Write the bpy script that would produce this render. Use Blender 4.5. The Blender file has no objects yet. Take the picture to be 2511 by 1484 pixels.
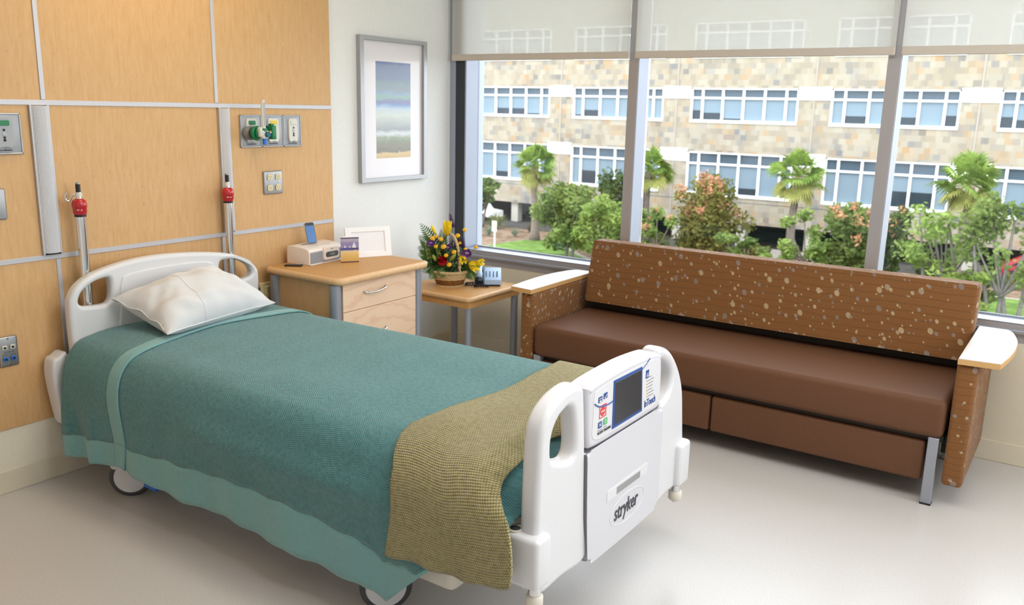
import bpy, bmesh, math, random
from mathutils import Vector, Matrix
S = bpy.context.scene
COL = S.collection
PI = math.pi
rnd = random.Random(7)

# ------------------------------------------------------------------ materials
def lin(c):
    return tuple(((v/255/12.92) if v/255 <= .04045 else ((v/255+.055)/1.055)**2.4) for v in c)

class NT:
    def __init__(s, name):
        s.m = bpy.data.materials.new(name); s.m.use_nodes = True
        s.t = s.m.node_tree; s.t.nodes.clear()
        s.out = s.t.nodes.new('ShaderNodeOutputMaterial')
    def n(s, typ, ins=None, **kw):
        nd = s.t.nodes.new('ShaderNode'+typ)
        for k, v in kw.items(): setattr(nd, k, v)
        for k, v in (ins or {}).items():
            if isinstance(v, bpy.types.NodeSocket): s.t.links.new(v, nd.inputs[k])
            else: nd.inputs[k].default_value = v
        return nd
    def math(s, op, a, b=None, c=None):
        nd = s.t.nodes.new('ShaderNodeMath'); nd.operation = op
        for i, v in enumerate((a, b, c)):
            if v is None: continue
            if isinstance(v, bpy.types.NodeSocket): s.t.links.new(v, nd.inputs[i])
            else: nd.inputs[i].default_value = v
        return nd.outputs[0]
    def mix(s, f, a, b):
        nd = s.t.nodes.new('ShaderNodeMix'); nd.data_type = 'RGBA'
        for i, v in ((0, f), (6, a), (7, b)):
            if isinstance(v, bpy.types.NodeSocket): s.t.links.new(v, nd.inputs[i])
            else: nd.inputs[i].default_value = v if i == 0 else (*v, 1)
        return nd.outputs[2]
    def ramp(s, f, stops, interp='LINEAR'):
        nd = s.t.nodes.new('ShaderNodeValToRGB'); r = nd.color_ramp; r.interpolation = interp
        while len(r.elements) < len(stops): r.elements.new(.5)
        for e, (p, c) in zip(r.elements, stops): e.position = p; e.color = (*c, 1)
        s.t.links.new(f, nd.inputs[0]); return nd.outputs[0]
    def coord(s, which='Object', scale=(1, 1, 1)):
        tc = s.n('TexCoord'); mp = s.n('Mapping', {'Vector': tc.outputs[which], 'Scale': scale})
        return mp.outputs[0]
    def bump(s, h, strength=.3, dist=.01):
        return s.n('Bump', {'Height': h, 'Strength': strength, 'Distance': dist}).outputs[0]
    def bsdf(s, color, rough=.5, metal=0, normal=None, spec=.5, coat=0, sheen=0, trans=0, sss=0):
        ins = {'Base Color': color if isinstance(color, bpy.types.NodeSocket) else (*color, 1), 'Roughness': rough,
               'Metallic': metal, 'Specular IOR Level': spec, 'Coat Weight': coat, 'Sheen Weight': sheen}
        if normal is not None: ins['Normal'] = normal
        b = s.n('BsdfPrincipled', ins)
        s.t.links.new(b.outputs[0], s.out.inputs[0]); return b
    def link(s, sh): s.t.links.new(sh, s.out.inputs[0])

M = {}
def plain(name, rgb, rough=.5, metal=0, spec=.5, coat=0, sheen=0, speck=0.0, sscale=200):
    t = NT(name); c = lin(rgb)
    if speck:
        v = t.n('TexNoise', {'Vector': t.coord(), 'Scale': sscale, 'Detail': 3.0})
        col = t.mix(t.ramp(v.outputs[0], [(.35, (0, 0, 0)), (.65, (1, 1, 1))]), tuple(x*(1-speck) for x in c), c)
    else:
        col = c
    t.bsdf(col, rough, metal, spec=spec, coat=coat, sheen=sheen)
    M[name] = t.m
    return t.m

plain('wall_paint', (240, 240, 238), .85, speck=.03, sscale=90)
plain('wall_beige', (224, 214, 192), .85, speck=.03, sscale=90)
plain('base_beige_lit', (238, 230, 210), .8, speck=.03, sscale=90)  # the wall beige made paler to stand in for missing fill light
plain('base_vinyl', (224, 214, 192), .6)
plain('ceiling_paint', (240, 238, 232), .9, speck=.03)
plain('alum', (170, 170, 172), .42, .6)
plain('alum_trim', (196, 195, 200), .45, .35)
plain('alum_frame', (172, 168, 170), .45, .3)
plain('alum_skylit', (162, 168, 184), .45, .2)  # pale aluminium; also carries the sky-lit blue of the wall reveal
plain('black_frame', (42, 46, 54), .45)
plain('bed_white', (222, 222, 225), .38, speck=.01, sscale=60)
plain('bed_grey', (212, 211, 217), .4)
plain('bed_cream', (224, 218, 204), .45)
plain('screen', (58, 60, 64), .22)
plain('blue_print', (38, 76, 146), .5)
plain('blue_pale', (203, 210, 226), .5)
plain('red_print', (222, 62, 66), .5)
plain('green_print', (60, 176, 96), .5)
plain('amber', (206, 158, 60), .5)
plain('ink', (66, 68, 76), .5)
plain('chrome', (226, 226, 228), .12, 1)
plain('steel', (172, 172, 174), .42, .9, speck=.08, sscale=300)
plain('steel_plate', (168, 170, 174), .5, .45, speck=.06, sscale=240)
plain('cover_white', (222, 220, 212), .45)
plain('red_knob', (186, 26, 36), .3, coat=.4)
plain('black_plastic', (24, 23, 24), .4)
plain('dark_grey', (58, 58, 62), .5)
plain('ivory', (226, 212, 168), .45)
plain('green_plastic', (14, 122, 74), .4)
plain('yellow_plastic', (236, 206, 62), .45)
plain('blue_plastic', (36, 112, 206), .45)
plain('brass', (206, 182, 132), .3, .9)
plain('tube_clear', (222, 222, 214), .2)
plain('cover_grey', (168, 170, 174), .4)
plain('hole', (20, 20, 22), .6)
plain('raceway', (226, 226, 230), .45)
plain('pillow', (216, 216, 218), .85, sheen=.2, speck=.02, sscale=40)
plain('legs_silver', (160, 164, 174), .42, .45)
plain('radio_white', (236, 226, 218), .3, coat=.2)
plain('radio_grey', (150, 152, 160), .6, speck=.15, sscale=900)
plain('lcd', (74, 84, 84), .2)
plain('phone_face', (82, 128, 190), .12, coat=.5)
plain('frame_white', (246, 246, 250), .3)
plain('frame_paper', (244, 244, 250), .35)
plain('frame_brown', (84, 60, 40), .5)
plain('mat_board', (232, 226, 230), .22, coat=.35)
plain('tel_blue', (176, 202, 236), .35)
plain('tel_dark', (34, 44, 62), .35)
plain('tel_key', (24, 96, 116), .5)
plain('cap_white', (206, 201, 196), .3, spec=.5)
plain('cap_edge', (206, 162, 104), .5)
plain('leaf_dark', (54, 90, 42), .55)
plain('leaf_mid', (92, 132, 66), .55)
plain('bells', (176, 190, 108), .55)
plain('bud_green', (150, 164, 62), .5)
plain('lily', (250, 222, 44), .5)
plain('button', (244, 188, 16), .6, speck=.2, sscale=500)
plain('rose', (190, 14, 34), .55)
plain('rose_dark', (118, 12, 40), .55)
plain('purple', (110, 54, 134), .6)
plain('purple_deep', (70, 40, 80), .6)
plain('lilac', (214, 198, 226), .6)
plain('stem', (72, 104, 44), .6)
plain('tan_rope', (216, 190, 142), .75, speck=.25, sscale=120)
plain('brown_straw', (150, 100, 52), .85, speck=.45, sscale=160)
plain('tyre', (72, 74, 78), .6)
plain('tread', (40, 40, 42), .7)
plain('sofa_dark', (64, 56, 48), .7)

def maple(name, base, dark, light):
    t = NT(name)
    g = t.n('TexNoise', {'Vector': t.coord('Object', (12, 12, 1.6)), 'Scale': 6.0, 'Detail': 6.0, 'Roughness': .62, 'Distortion': .7})
    f = t.n('TexNoise', {'Vector': t.coord('Object', (2.4, 2.4, 9)), 'Scale': 7.0, 'Detail': 3.0, 'Distortion': 1.2})
    k = t.n('TexNoise', {'Vector': t.coord('Object', (1, 1, .6)), 'Scale': 90.0, 'Detail': 1.0})
    c = t.ramp(g.outputs[0], [(.2, lin(dark)), (.5, lin(base)), (.8, lin(light))])
    c = t.mix(t.math('MULTIPLY', t.ramp(f.outputs[0], [(.5, (0, 0, 0)), (.72, (1, 1, 1))]), .15), c, lin(dark))
    c = t.mix(t.math('MULTIPLY', t.ramp(k.outputs[0], [(.68, (0, 0, 0)), (.78, (1, 1, 1))]), .35), c, lin(tuple(v*.78 for v in dark)))
    t.bsdf(c, .48, spec=.35)
    M[name] = t.m
maple('maple_wall', (215, 172, 121), (204, 158, 104), (222, 183, 134))
maple('maple_top', (198, 150, 92), (190, 141, 82), (205, 158, 102))
maple('maple_edge', (220, 180, 134), (212, 170, 122), (227, 190, 148))
maple('maple_body', (218, 176, 128), (209, 165, 115), (225, 187, 140))

def figured(name):
    t = NT(name)
    w = t.n('TexWave', {'Vector': t.coord('Object', (1, 1, 2.2)), 'Scale': 2.2, 'Distortion': 14.0, 'Detail': 3.0, 'Detail Scale': 1.4}, wave_type='RINGS', rings_direction='SPHERICAL')
    c = t.ramp(w.outputs[1], [(0, lin((240, 208, 178))), (.8, lin((238, 204, 173))), (1, lin((231, 194, 161)))])
    t.bsdf(c, .42, spec=.4); M[name] = t.m
figured('maple_front')

def floor_mat():
    t = NT('floor_vinyl')
    a = t.n('TexNoise', {'Vector': t.coord(), 'Scale': 260.0, 'Detail': 2.0})
    b = t.n('TexNoise', {'Vector': t.coord(), 'Scale': 1.3, 'Detail': 3.0})
    c = t.ramp(a.outputs[0], [(.3, lin((192, 187, 182))), (.55, lin((207, 203, 201))), (.75, lin((215, 212, 210)))])
    c = t.mix(t.math('MULTIPLY', b.outputs[0], .2), c, lin((192, 189, 187)))
    bm = t.n('TexNoise', {'Vector': t.coord(), 'Scale': 14.0, 'Detail': 4.0})
    t.bsdf(c, .26, normal=t.bump(bm.outputs[0], .015, .01), spec=.28); M['floor_vinyl'] = t.m
floor_mat()

def weave(name, dark, light, pu, pv, strength, rough=.95, twill=True):
    t = NT(name)
    tc = t.n('TexCoord'); sp = t.n('SeparateXYZ', {0: tc.outputs['UV']})
    u, v = sp.outputs[0], sp.outputs[1]
    nz = t.n('TexNoise', {'Vector': tc.outputs['UV'], 'Scale': 60.0, 'Detail': 2.0})
    if twill:
        a = t.math('SINE', t.math('ADD', t.math('MULTIPLY', u, 2*PI/pu), t.math('MULTIPLY', v, 2*PI/pv)))
        b = t.math('SINE', t.math('SUBTRACT', t.math('MULTIPLY', u, 2*PI/(pu*1.9)), t.math('MULTIPLY', v, 2*PI/(pv*.9))))
        h = t.math('ADD', t.math('MULTIPLY', a, .6), t.math('MULTIPLY', b, .4))
    else:
        row = t.math('DIVIDE', v, pv); fl = t.math('FLOOR', row)
        ph = t.math('MULTIPLY', t.math('MODULO', fl, 2.0), PI)
        a = t.math('ABSOLUTE', t.math('SINE', t.math('ADD', t.math('MULTIPLY', u, PI/pu), t.math('MULTIPLY', ph, .5))))
        b = t.math('ABSOLUTE', t.math('SINE', t.math('MULTIPLY', row, PI)))
        h = t.math('SUBTRACT', t.math('MULTIPLY', t.math('MULTIPLY', a, b), 2.0), 1.0)
    h = t.math('ADD', h, t.math('MULTIPLY', t.math('SUBTRACT', nz.outputs[0], .5), 1.6))
    f = t.n('MapRange', {0: h, 1: -1.25, 2: .35}).outputs[0]
    big = t.n('TexNoise', {'Vector': tc.outputs['UV'], 'Scale': 7.0, 'Detail': 3.0})
    c = t.mix(f, lin(dark), lin(light))  # low spots of the weave go darker, shade put into the colour
    c = t.mix(t.math('MULTIPLY', big.outputs[0], .25), c, lin(dark))
    t.bsdf(c, rough, normal=t.bump(h, strength, .004), spec=.1, sheen=.35); M[name] = t.m
weave('teal_weave', (28, 76, 82), (98, 154, 156), .0088, .0074, .45)
weave('teal_hem', (106, 158, 160), (132, 178, 178), .004, .004, .2)
weave('olive_knit', (112, 102, 40), (206, 193, 138), .0068, .0076, .8, twill=False)

def vinyl():
    t = NT('brown_vinyl')
    a = t.n('TexNoise', {'Vector': t.coord(), 'Scale': 260.0, 'Detail': 2.0})
    c = t.mix(a.outputs[0], lin((92, 59, 40)), lin((112, 76, 52)))
    t.bsdf(c, .62, normal=t.bump(a.outputs[0], .1, .002), spec=.3); M['brown_vinyl'] = t.m
vinyl()

def dots():
    t = NT('brown_dots')
    tc = t.n('TexCoord'); sp = t.n('SeparateXYZ', {0: tc.outputs['Object']})
    uv = t.n('CombineXYZ', {0: t.math('ADD', sp.outputs[0], sp.outputs[1]), 1: t.math('SUBTRACT', sp.outputs[2], t.math('MULTIPLY', sp.outputs[1], .6))}).outputs[0]
    base = t.mix(t.n('TexNoise', {'Vector': uv, 'Scale': 180.0}).outputs[0], lin((118, 78, 42)), lin((140, 96, 56)))
    w = t.n('TexWave', {'Vector': uv, 'Scale': 11.0, 'Distortion': 2.2, 'Detail': 1.0, 'Detail Scale': .6}, wave_type='BANDS', bands_direction='Y')
    base = t.mix(t.math('MULTIPLY', t.ramp(w.outputs[1], [(.95, (0, 0, 0)), (.995, (1, 1, 1))]), .4), base, lin((84, 52, 28)))
    for sc, th, seed, dens in ((8.5, .098, (0, 0, 0), .05), (11.5, .088, (3.7, 1.3, 0), .1), (15.0, .08, (7.1, 5.3, 0), .2), (20.0, .075, (1.1, 9.3, 0), .45)):
        mp = t.n('Mapping', {'Vector': uv, 'Location': seed})
        v = t.n('TexVoronoi', {'Vector': mp.outputs[0], 'Scale': sc, 'Randomness': .8}, voronoi_dimensions='2D', feature='F1')
        cs = t.n('SeparateColor', {0: v.outputs[1]})
        m = t.math('LESS_THAN', v.outputs[0], th)
        m = t.math('MULTIPLY', m, t.math('GREATER_THAN', cs.outputs[0], dens))
        dc = t.ramp(cs.outputs[1], [(0, lin((190, 168, 134))), (.5, lin((178, 156, 124))), (.62, lin((146, 134, 126))), (1, lin((132, 120, 110)))])
        base = t.mix(t.math('MULTIPLY', m, .85), base, dc)
    t.bsdf(base, .8, spec=.2, sheen=.1); M['brown_dots'] = t.m
dots()

def glass(name, tint, refl):
    t = NT(name)
    tr = t.n('BsdfTransparent', {0: (*tint, 1)}); gl = t.n('BsdfGlossy', {0: (1, 1, 1, 1), 'Roughness': .02})
    fr = t.n('Fresnel', {0: 1.45})
    mx = t.n('MixShader', {0: t.math('MULTIPLY', fr.outputs[0], refl), 1: tr.outputs[0], 2: gl.outputs[0]})
    t.link(mx.outputs[0]); M[name] = t.m
glass('glass', (.985, .99, .99), .5)

def shade():
    t = NT('shade_fabric')
    co = t.coord()
    n1 = t.n('TexNoise', {'Vector': t.coord('Object', (400, 1, 400)), 'Scale': 1.0})
    col = t.mix(n1.outputs[0], (.80, .79, .76), (.86, .85, .83))
    df = t.n('BsdfDiffuse', {0: col}); tl = t.n('BsdfTranslucent', {0: (.75, .74, .72, 1)}); tr = t.n('BsdfTransparent')
    a = t.n('MixShader', {0: .42, 1: df.outputs[0], 2: tl.outputs[0]})
    b = t.n('MixShader', {0: .26, 1: a.outputs[0], 2: tr.outputs[0]})
    t.link(b.outputs[0]); M['shade_fabric'] = t.m
shade()
plain('shade_bar', (206, 196, 184), .8)

def stone():
    t = NT('stone')
    tc = t.n('TexCoord'); sp = t.n('SeparateXYZ', {0: tc.outputs['Object']})
    x = t.math('ADD', sp.outputs[0], sp.outputs[1]); z = sp.outputs[2]
    def cell(sx, sz):
        row = t.math('FLOOR', t.math('DIVIDE', z, sz))
        xx = t.math('ADD', t.math('DIVIDE', x, sx), t.math('MULTIPLY', t.math('MODULO', row, 3.0), .37))
        return t.n('TexWhiteNoise', {'Vector': t.n('CombineXYZ', {0: t.math('FLOOR', xx), 1: row}).outputs[0]}, noise_dimensions='2D').outputs[0]
    pal = [(0, lin((154, 146, 132))), (.3, lin((149, 138, 121))), (.55, lin((140, 129, 113))), (.74, lin((132, 124, 114))), (.86, lin((116, 116, 117))), (.92, lin((154, 127, 97))), (.98, lin((107, 105, 103)))]
    c1 = t.ramp(cell(.38, .34), pal, 'CONSTANT'); c2 = t.ramp(cell(.8, .68), pal, 'CONSTANT')
    n = t.n('TexNoise', {'Vector': tc.outputs['Object'], 'Scale': .9, 'Detail': 2.0})
    c = t.mix(t.math('MULTIPLY', n.outputs[0], .7), c1, c2)
    t.bsdf(c, .85, spec=.2); M['stone'] = t.m
stone()
plain('facade_white', (232, 232, 232), .7)
plain('facade_joint', (150, 142, 132), .8)
plain('pane_top', (64, 78, 90), .2, spec=.35)
plain('pane_blind', (112, 128, 140), .3, spec=.25)
plain('pane_dark', (40, 50, 58), .15, spec=.3)
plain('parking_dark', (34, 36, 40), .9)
plain('column_white', (176, 170, 160), .8)

def ground(name, a, b, sc, detail=5.0):
    t = NT(name)
    n = t.n('TexNoise', {'Vector': t.coord(), 'Scale': sc, 'Detail': detail, 'Roughness': .7})
    t.bsdf(t.ramp(n.outputs[0], [(.35, lin(a)), (.65, lin(b))]), .95, spec=.1); M[name] = t.m
ground('grass', (72, 96, 40), (110, 136, 66), 1.6)
ground('mulch', (92, 74, 60), (142, 120, 100), 1.8)
ground('asphalt', (62, 60, 58), (86, 84, 80), .8)
ground('concrete', (136, 130, 122), (160, 152, 142), .5)
def leafy(name, a, b, c=None, share=.0):
    t = NT(name)
    n = t.n('TexNoise', {'Vector': t.coord(), 'Scale': .9, 'Detail': 2.0})
    o = t.n('TexNoise', {'Vector': t.coord(), 'Scale': 9.0, 'Detail': 1.0})
    col = t.ramp(t.math('ADD', t.math('MULTIPLY', n.outputs[0], .6), t.math('MULTIPLY', o.outputs[0], .4)), [(.36, lin(a)), (.62, lin(b))])
    df = t.n('BsdfDiffuse', {0: col}); tl = t.n('BsdfTranslucent', {0: col})
    t.link(t.n('MixShader', {0: .35, 1: df.outputs[0], 2: tl.outputs[0]}).outputs[0]); M[name] = t.m
leafy('foliage_mid', (70, 90, 44), (126, 140, 80))
leafy('foliage_bright', (84, 108, 48), (144, 160, 90))
leafy('foliage_deep', (50, 70, 44), (96, 110, 64))
leafy('foliage_gold', (80, 88, 44), (142, 134, 76))
leafy('foliage_pink', (164, 114, 88), (204, 152, 120))
leafy('palm_green', (70, 100, 44), (140, 160, 78))
leafy('palm_old', (128, 134, 72), (170, 166, 98))
leafy('spiky', (98, 112, 76), (150, 152, 100))
leafy('spiky_blue', (88, 106, 86), (136, 148, 122))
leafy('spiky_brown', (84, 74, 58), (124, 108, 86))
plain('bark', (120, 106, 96), .9, speck=.3, sscale=8)
plain('bark_pale', (112, 106, 102), .9, speck=.25, sscale=8)
plain('van_white', (232, 232, 234), .35)
plain('car_red', (150, 34, 44), .3)
plain('car_grey', (96, 100, 104), .4)
plain('sign_white', (230, 230, 232), .5)
plain('cable', (60, 74, 80), .6)

# ------------------------------------------------------------------ mesh helpers
def smoothstep(x, a, b):
    t = min(1, max(0, (x-a)/(b-a))); return t*t*(3-2*t)
def interp(x, tab):
    if x <= tab[0][0]: return tab[0][1]
    for (a, va), (b, vb) in zip(tab, tab[1:]):
        if x <= b:
            t = (x-a)/(b-a); t = t*t*(3-2*t); return va+(vb-va)*t
    return tab[-1][1]
def catmull(pts, n=6, closed=False):
    P = [Vector(p) for p in pts]; out = []; m = len(P)
    rng = range(m) if closed else range(m-1)
    for i in rng:
        p0 = P[(i-1) % m] if closed or i > 0 else P[0]*2-P[1]
        p1, p2 = P[i], P[(i+1) % m]
        p3 = P[(i+2) % m] if closed or i+2 < m else P[-1]*2-P[-2]
        for k in range(n):
            t = k/n
            out.append(.5*((2*p1)+(p2-p0)*t+(2*p0-5*p1+4*p2-p3)*t*t+(3*p1-p0-3*p2+p3)*t**3))
    if not closed: out.append(P[-1])
    return out

class MB:
    def __init__(s): s.v = []; s.f = []; s.uv = {}
    def add(s, vs, fs, mat=None):
        b = len(s.v)
        for p in vs:
            p = Vector(p); s.v.append(tuple(mat @ p if mat is not None else p))
        s.f += [tuple(b+i for i in f) for f in fs]
        return b
    def bm(s, bm, mat=None):
        bm.verts.index_update()
        s.add([v.co.copy() for v in bm.verts], [[v.index for v in f.verts] for f in bm.faces], mat); bm.free(); return s
    def box(s, x0, x1, y0, y1, z0, z1, bev=0, seg=3, mat=None):
        bm = bmesh.new()
        bmesh.ops.create_cube(bm, size=1, matrix=Matrix.Translation(((x0+x1)/2, (y0+y1)/2, (z0+z1)/2)) @ Matrix.Diagonal((abs(x1-x0), abs(y1-y0), abs(z1-z0), 1)))
        if bev: bmesh.ops.bevel(bm, geom=list(bm.edges), offset=bev, segments=seg, profile=.5, affect='EDGES')
        return s.bm(bm, mat)
    def tube(s, pts, r, seg=12, cap=True, closed=False, mat=None, flat=1.0):
        P = [Vector(p) for p in pts]; n = len(P)
        R = r if isinstance(r, (list, tuple)) else [r]*n
        vs, fs = [], []; nrm = None
        for i in range(n):
            a = P[(i-1) % n] if closed or i > 0 else P[0]; b = P[(i+1) % n] if closed or i < n-1 else P[-1]
            t = (b-a).normalized()
            if nrm is None:
                ref = Vector((0, 0, 1)) if abs(t.z) < .9 else Vector((1, 0, 0)); nrm = t.cross(ref).normalized()
            else:
                nrm = (nrm-t*nrm.dot(t)).normalized()
            bi = t.cross(nrm)
            for k in range(seg):
                q = 2*PI*k/seg; vs.append(P[i]+(nrm*math.cos(q)+bi*math.sin(q)*flat)*R[i])
        rng = n if closed else n-1
        for i in range(rng):
            for k in range(seg):
                j = (i+1) % n
                fs.append((i*seg+k, i*seg+(k+1) % seg, j*seg+(k+1) % seg, j*seg+k))
        if cap and not closed:
            fs.append(tuple(range(seg))[::-1]); fs.append(tuple((n-1)*seg+k for k in range(seg)))
        s.add(vs, fs, mat); return s
    def cyl(s, p0, p1, r, r1=None, seg=24, mat=None, bev=0):
        p0, p1 = Vector(p0), Vector(p1); r1 = r if r1 is None else r1
        if bev:
            d = (p1-p0).normalized()*bev
            return s.tube([p0, p0+d, p1-d, p1], [r-bev, r, r1, r1-bev], seg, mat=mat)
        return s.tube([p0, p1], [r, r1], seg, mat=mat)
    def lathe(s, prof, c=(0, 0, 0), seg=32, mat=None, cap=True):
        vs, fs = [], []; n = len(prof)
        for r, z in prof:
            for k in range(seg):
                q = 2*PI*k/seg; vs.append((c[0]+r*math.cos(q), c[1]+r*math.sin(q), c[2]+z))
        for i in range(n-1):
            for k in range(seg):
                fs.append((i*seg+k, i*seg+(k+1) % seg, (i+1)*seg+(k+1) % seg, (i+1)*seg+k))
        if cap:
            fs.append(tuple(range(seg))[::-1]); fs.append(tuple((n-1)*seg+k for k in range(seg)))
        s.add(vs, fs, mat); return s
    def prism(s, poly, d0, d1, plane='xy', bev=0, seg=3, mat=None):
        """a polygon extruded from d0 to d1 along the axis the plane leaves out"""
        bm = bmesh.new(); mk = {'xy': lambda u, v, d: (u, v, d), 'yz': lambda u, v, d: (d, u, v), 'xz': lambda u, v, d: (u, d, v)}[plane]
        lo = [bm.verts.new(mk(u, v, d0)) for u, v in poly]; hi = [bm.verts.new(mk(u, v, d1)) for u, v in poly]
        n = len(poly); caps = [bm.faces.new(lo), bm.faces.new(hi)]
        for i in range(n): bm.faces.new((lo[i], lo[(i+1) % n], hi[(i+1) % n], hi[i]))
        bmesh.ops.recalc_face_normals(bm, faces=bm.faces)
        if bev:
            es = [e for f in caps for e in f.edges]
            bmesh.ops.bevel(bm, geom=es, offset=bev, segments=seg, profile=.5, affect='EDGES')
        return s.bm(bm, mat)
    def grid(s, fn, nu, nv, uvfn=None):
        b = len(s.v)
        for j in range(nv+1):
            for i in range(nu+1):
                s.v.append(tuple(fn(i/nu, j/nv)))
                if uvfn: s.uv[len(s.v)-1] = uvfn(i/nu, j/nv)
        for j in range(nv):
            for i in range(nu):
                a = b+j*(nu+1)+i; s.f.append((a, a+1, a+nu+2, a+nu+1))
        return s
    def ball(s, c, r, sx=1, sy=1, sz=1, seg=16, rings=10, mat=None):
        bm = bmesh.new(); bmesh.ops.create_uvsphere(bm, u_segments=seg, v_segments=rings, radius=1)
        m = Matrix.Translation(c) @ Matrix.Diagonal((r*sx, r*sy, r*sz, 1))
        return s.bm(bm, mat @ m if mat is not None else m)

def root_loc(o):
    l = Vector((0, 0, 0)); 
    while o is not None: l += o.location; o = o.parent
    return l
def tag(o, label=None, cat=None, group=None, kind=None):
    for k, v in (('label', label), ('category', cat), ('group', group), ('kind', kind)):
        if v: o[k] = v
    return o
def thing(name, label, cat, loc, group=None, rz=0, kind=None):
    o = bpy.data.objects.new(name, None); COL.objects.link(o)
    o.location = loc; o.rotation_euler = (0, 0, rz); o.empty_display_size = .05
    return tag(o, label, cat, group, kind)
def build(name, mb, mat, parent=None, local=False, smooth=None, label=None, loc=None, solid=0, rz=0, kind=None):
    """one mesh object; world-space vertices unless local"""
    me = bpy.data.meshes.new(name)
    off = Vector((0, 0, 0))
    if parent is not None and not local: off = root_loc(parent)
    if loc is not None and not local: off = off+Vector(loc)
    me.from_pydata([tuple(Vector(p)-off) for p in mb.v], [], mb.f)
    if mb.uv:
        ul = me.uv_layers.new(name='UVMap')
        for lp in me.loops: ul.data[lp.index].uv = mb.uv.get(lp.vertex_index, (0, 0))
    bm = bmesh.new(); bm.from_mesh(me); bmesh.ops.recalc_face_normals(bm, faces=bm.faces); bm.to_mesh(me); bm.free()
    o = bpy.data.objects.new(name, me); COL.objects.link(o)
    if parent is not None: o.parent = parent
    if loc is not None: o.location = loc
    if rz: o.rotation_euler = (0, 0, rz)
    me.materials.append(M[mat] if isinstance(mat, str) else mat)
    if smooth is not None:
        if smooth >= 179:
            for p in me.polygons: p.use_smooth = True
        else:
            me.shade_smooth() if hasattr(me, 'shade_smooth') else None
            for p in me.polygons: p.use_smooth = True
            bm = bmesh.new(); bm.from_mesh(me); ang = math.radians(smooth)
            for e in bm.edges:
                if len(e.link_faces) != 2 or e.calc_face_angle(0) > ang: e.smooth = False
            bm.to_mesh(me); bm.free()
    if solid:
        md = o.modifiers.new('thickness', 'SOLIDIFY'); md.thickness = solid; md.offset = -1
    if label: o['label'] = label
    if kind: o['kind'] = kind
    return o
def structure(name, mb, mat, smooth=None, parent=None):
    o = build(name, mb, mat, parent, smooth=smooth)
    if parent is None: o['kind'] = 'structure'
    return o
def single(name, mb, mat, label, cat, loc=(0, 0, 0), group=None, smooth=None, local=False, rz=0, kind=None, solid=0):
    o = build(name, mb, mat, None, local, smooth, None, loc, solid, rz)
    return tag(o, label, cat, group, kind)

def to_mesh_add(mb, curve_obj, mat):
    dg = bpy.context.evaluated_depsgraph_get(); ev = curve_obj.evaluated_get(dg); me = ev.to_mesh()
    mb.add([v.co.copy() for v in me.vertices], [tuple(p.vertices) for p in me.polygons], mat)
    ev.to_mesh_clear(); d = curve_obj.data; bpy.data.objects.remove(curve_obj); bpy.data.curves.remove(d)
def text_mb(mb, s, size, mat, extr=.0004, bold=0, shear=0, align='CENTER', sx=1):
    cu = bpy.data.curves.new('lettering', 'FONT'); cu.body = s; cu.size = size; cu.extrude = extr; cu.offset = bold
    cu.shear = shear; cu.align_x = align; cu.align_y = 'CENTER'; cu.resolution_u = 3
    o = bpy.data.objects.new('lettering', cu); COL.objects.link(o); bpy.context.view_layer.update()
    to_mesh_add(mb, o, mat @ Matrix.Diagonal((sx, 1, 1, 1)))
def plate_mb(mb, loops, depth, bevel, mat, seg=3):
    """a flat plate with holes (first loop is the outline) and rounded edges, u,v in the plate, w its thickness (centred)"""
    cu = bpy.data.curves.new('outline', 'CURVE'); cu.dimensions = '2D'; cu.fill_mode = 'BOTH'
    cu.extrude = depth/2-bevel; cu.bevel_depth = bevel; cu.bevel_resolution = seg; cu.offset = -bevel
    for lp in loops:
        sp = cu.splines.new('POLY'); sp.points.add(len(lp)-1); sp.use_cyclic_u = True
        for p, q in zip(sp.points, lp): p.co = (q[0], q[1], 0, 1)
    o = bpy.data.objects.new('outline', cu); COL.objects.link(o); bpy.context.view_layer.update()
    to_mesh_add(mb, o, mat)
def YZ(x, y=0, z=0):   # u -> +y, v -> +z, w -> +x
    return Matrix(((0, 0, 1, x), (1, 0, 0, y), (0, 1, 0, z), (0, 0, 0, 1)))
def rrect(x0, x1, y0, y1, r, n=5):
    out = []
    for cx, cy, a in ((x1-r, y1-r, 0), (x0+r, y1-r, 90), (x0+r, y0+r, 180), (x1-r, y0+r, 270)):
        for k in range(n+1):
            q = math.radians(a+90*k/n); out.append((cx+r*math.cos(q), cy+r*math.sin(q)))
    return out
def smooth2(pts, n=5):
    return [(p.x, p.y) for p in catmull([(a, b, 0) for a, b in pts], n, True)]

# ------------------------------------------------------------------ camera
cam = bpy.data.cameras.new('camera'); camo = bpy.data.objects.new('camera', cam); COL.objects.link(camo)
cam.sensor_width = 36; cam.lens = 2112.36/2511*36; cam.clip_start = .05; cam.clip_end = 400
yaw, pit, rol = math.radians(123.92269623), math.radians(12.78905591), math.radians(1.31743249)
f = Vector((math.cos(yaw)*math.cos(pit), math.sin(yaw)*math.cos(pit), -math.sin(pit)))
r = Vector((math.sin(yaw), -math.cos(yaw), 0)); u = r.cross(f)
r2 = r*math.cos(rol)+u*math.sin(rol); u2 = u*math.cos(rol)-r*math.sin(rol)
mw = Matrix((r2, u2, -f)).transposed().to_4x4(); mw.translation = (3.42528406, -4.36643176, 1.55)
camo.matrix_world = mw
cam.dof.use_dof = True; cam.dof.focus_distance = 2.9; cam.dof.aperture_fstop = 5.0
S.camera = camo

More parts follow.
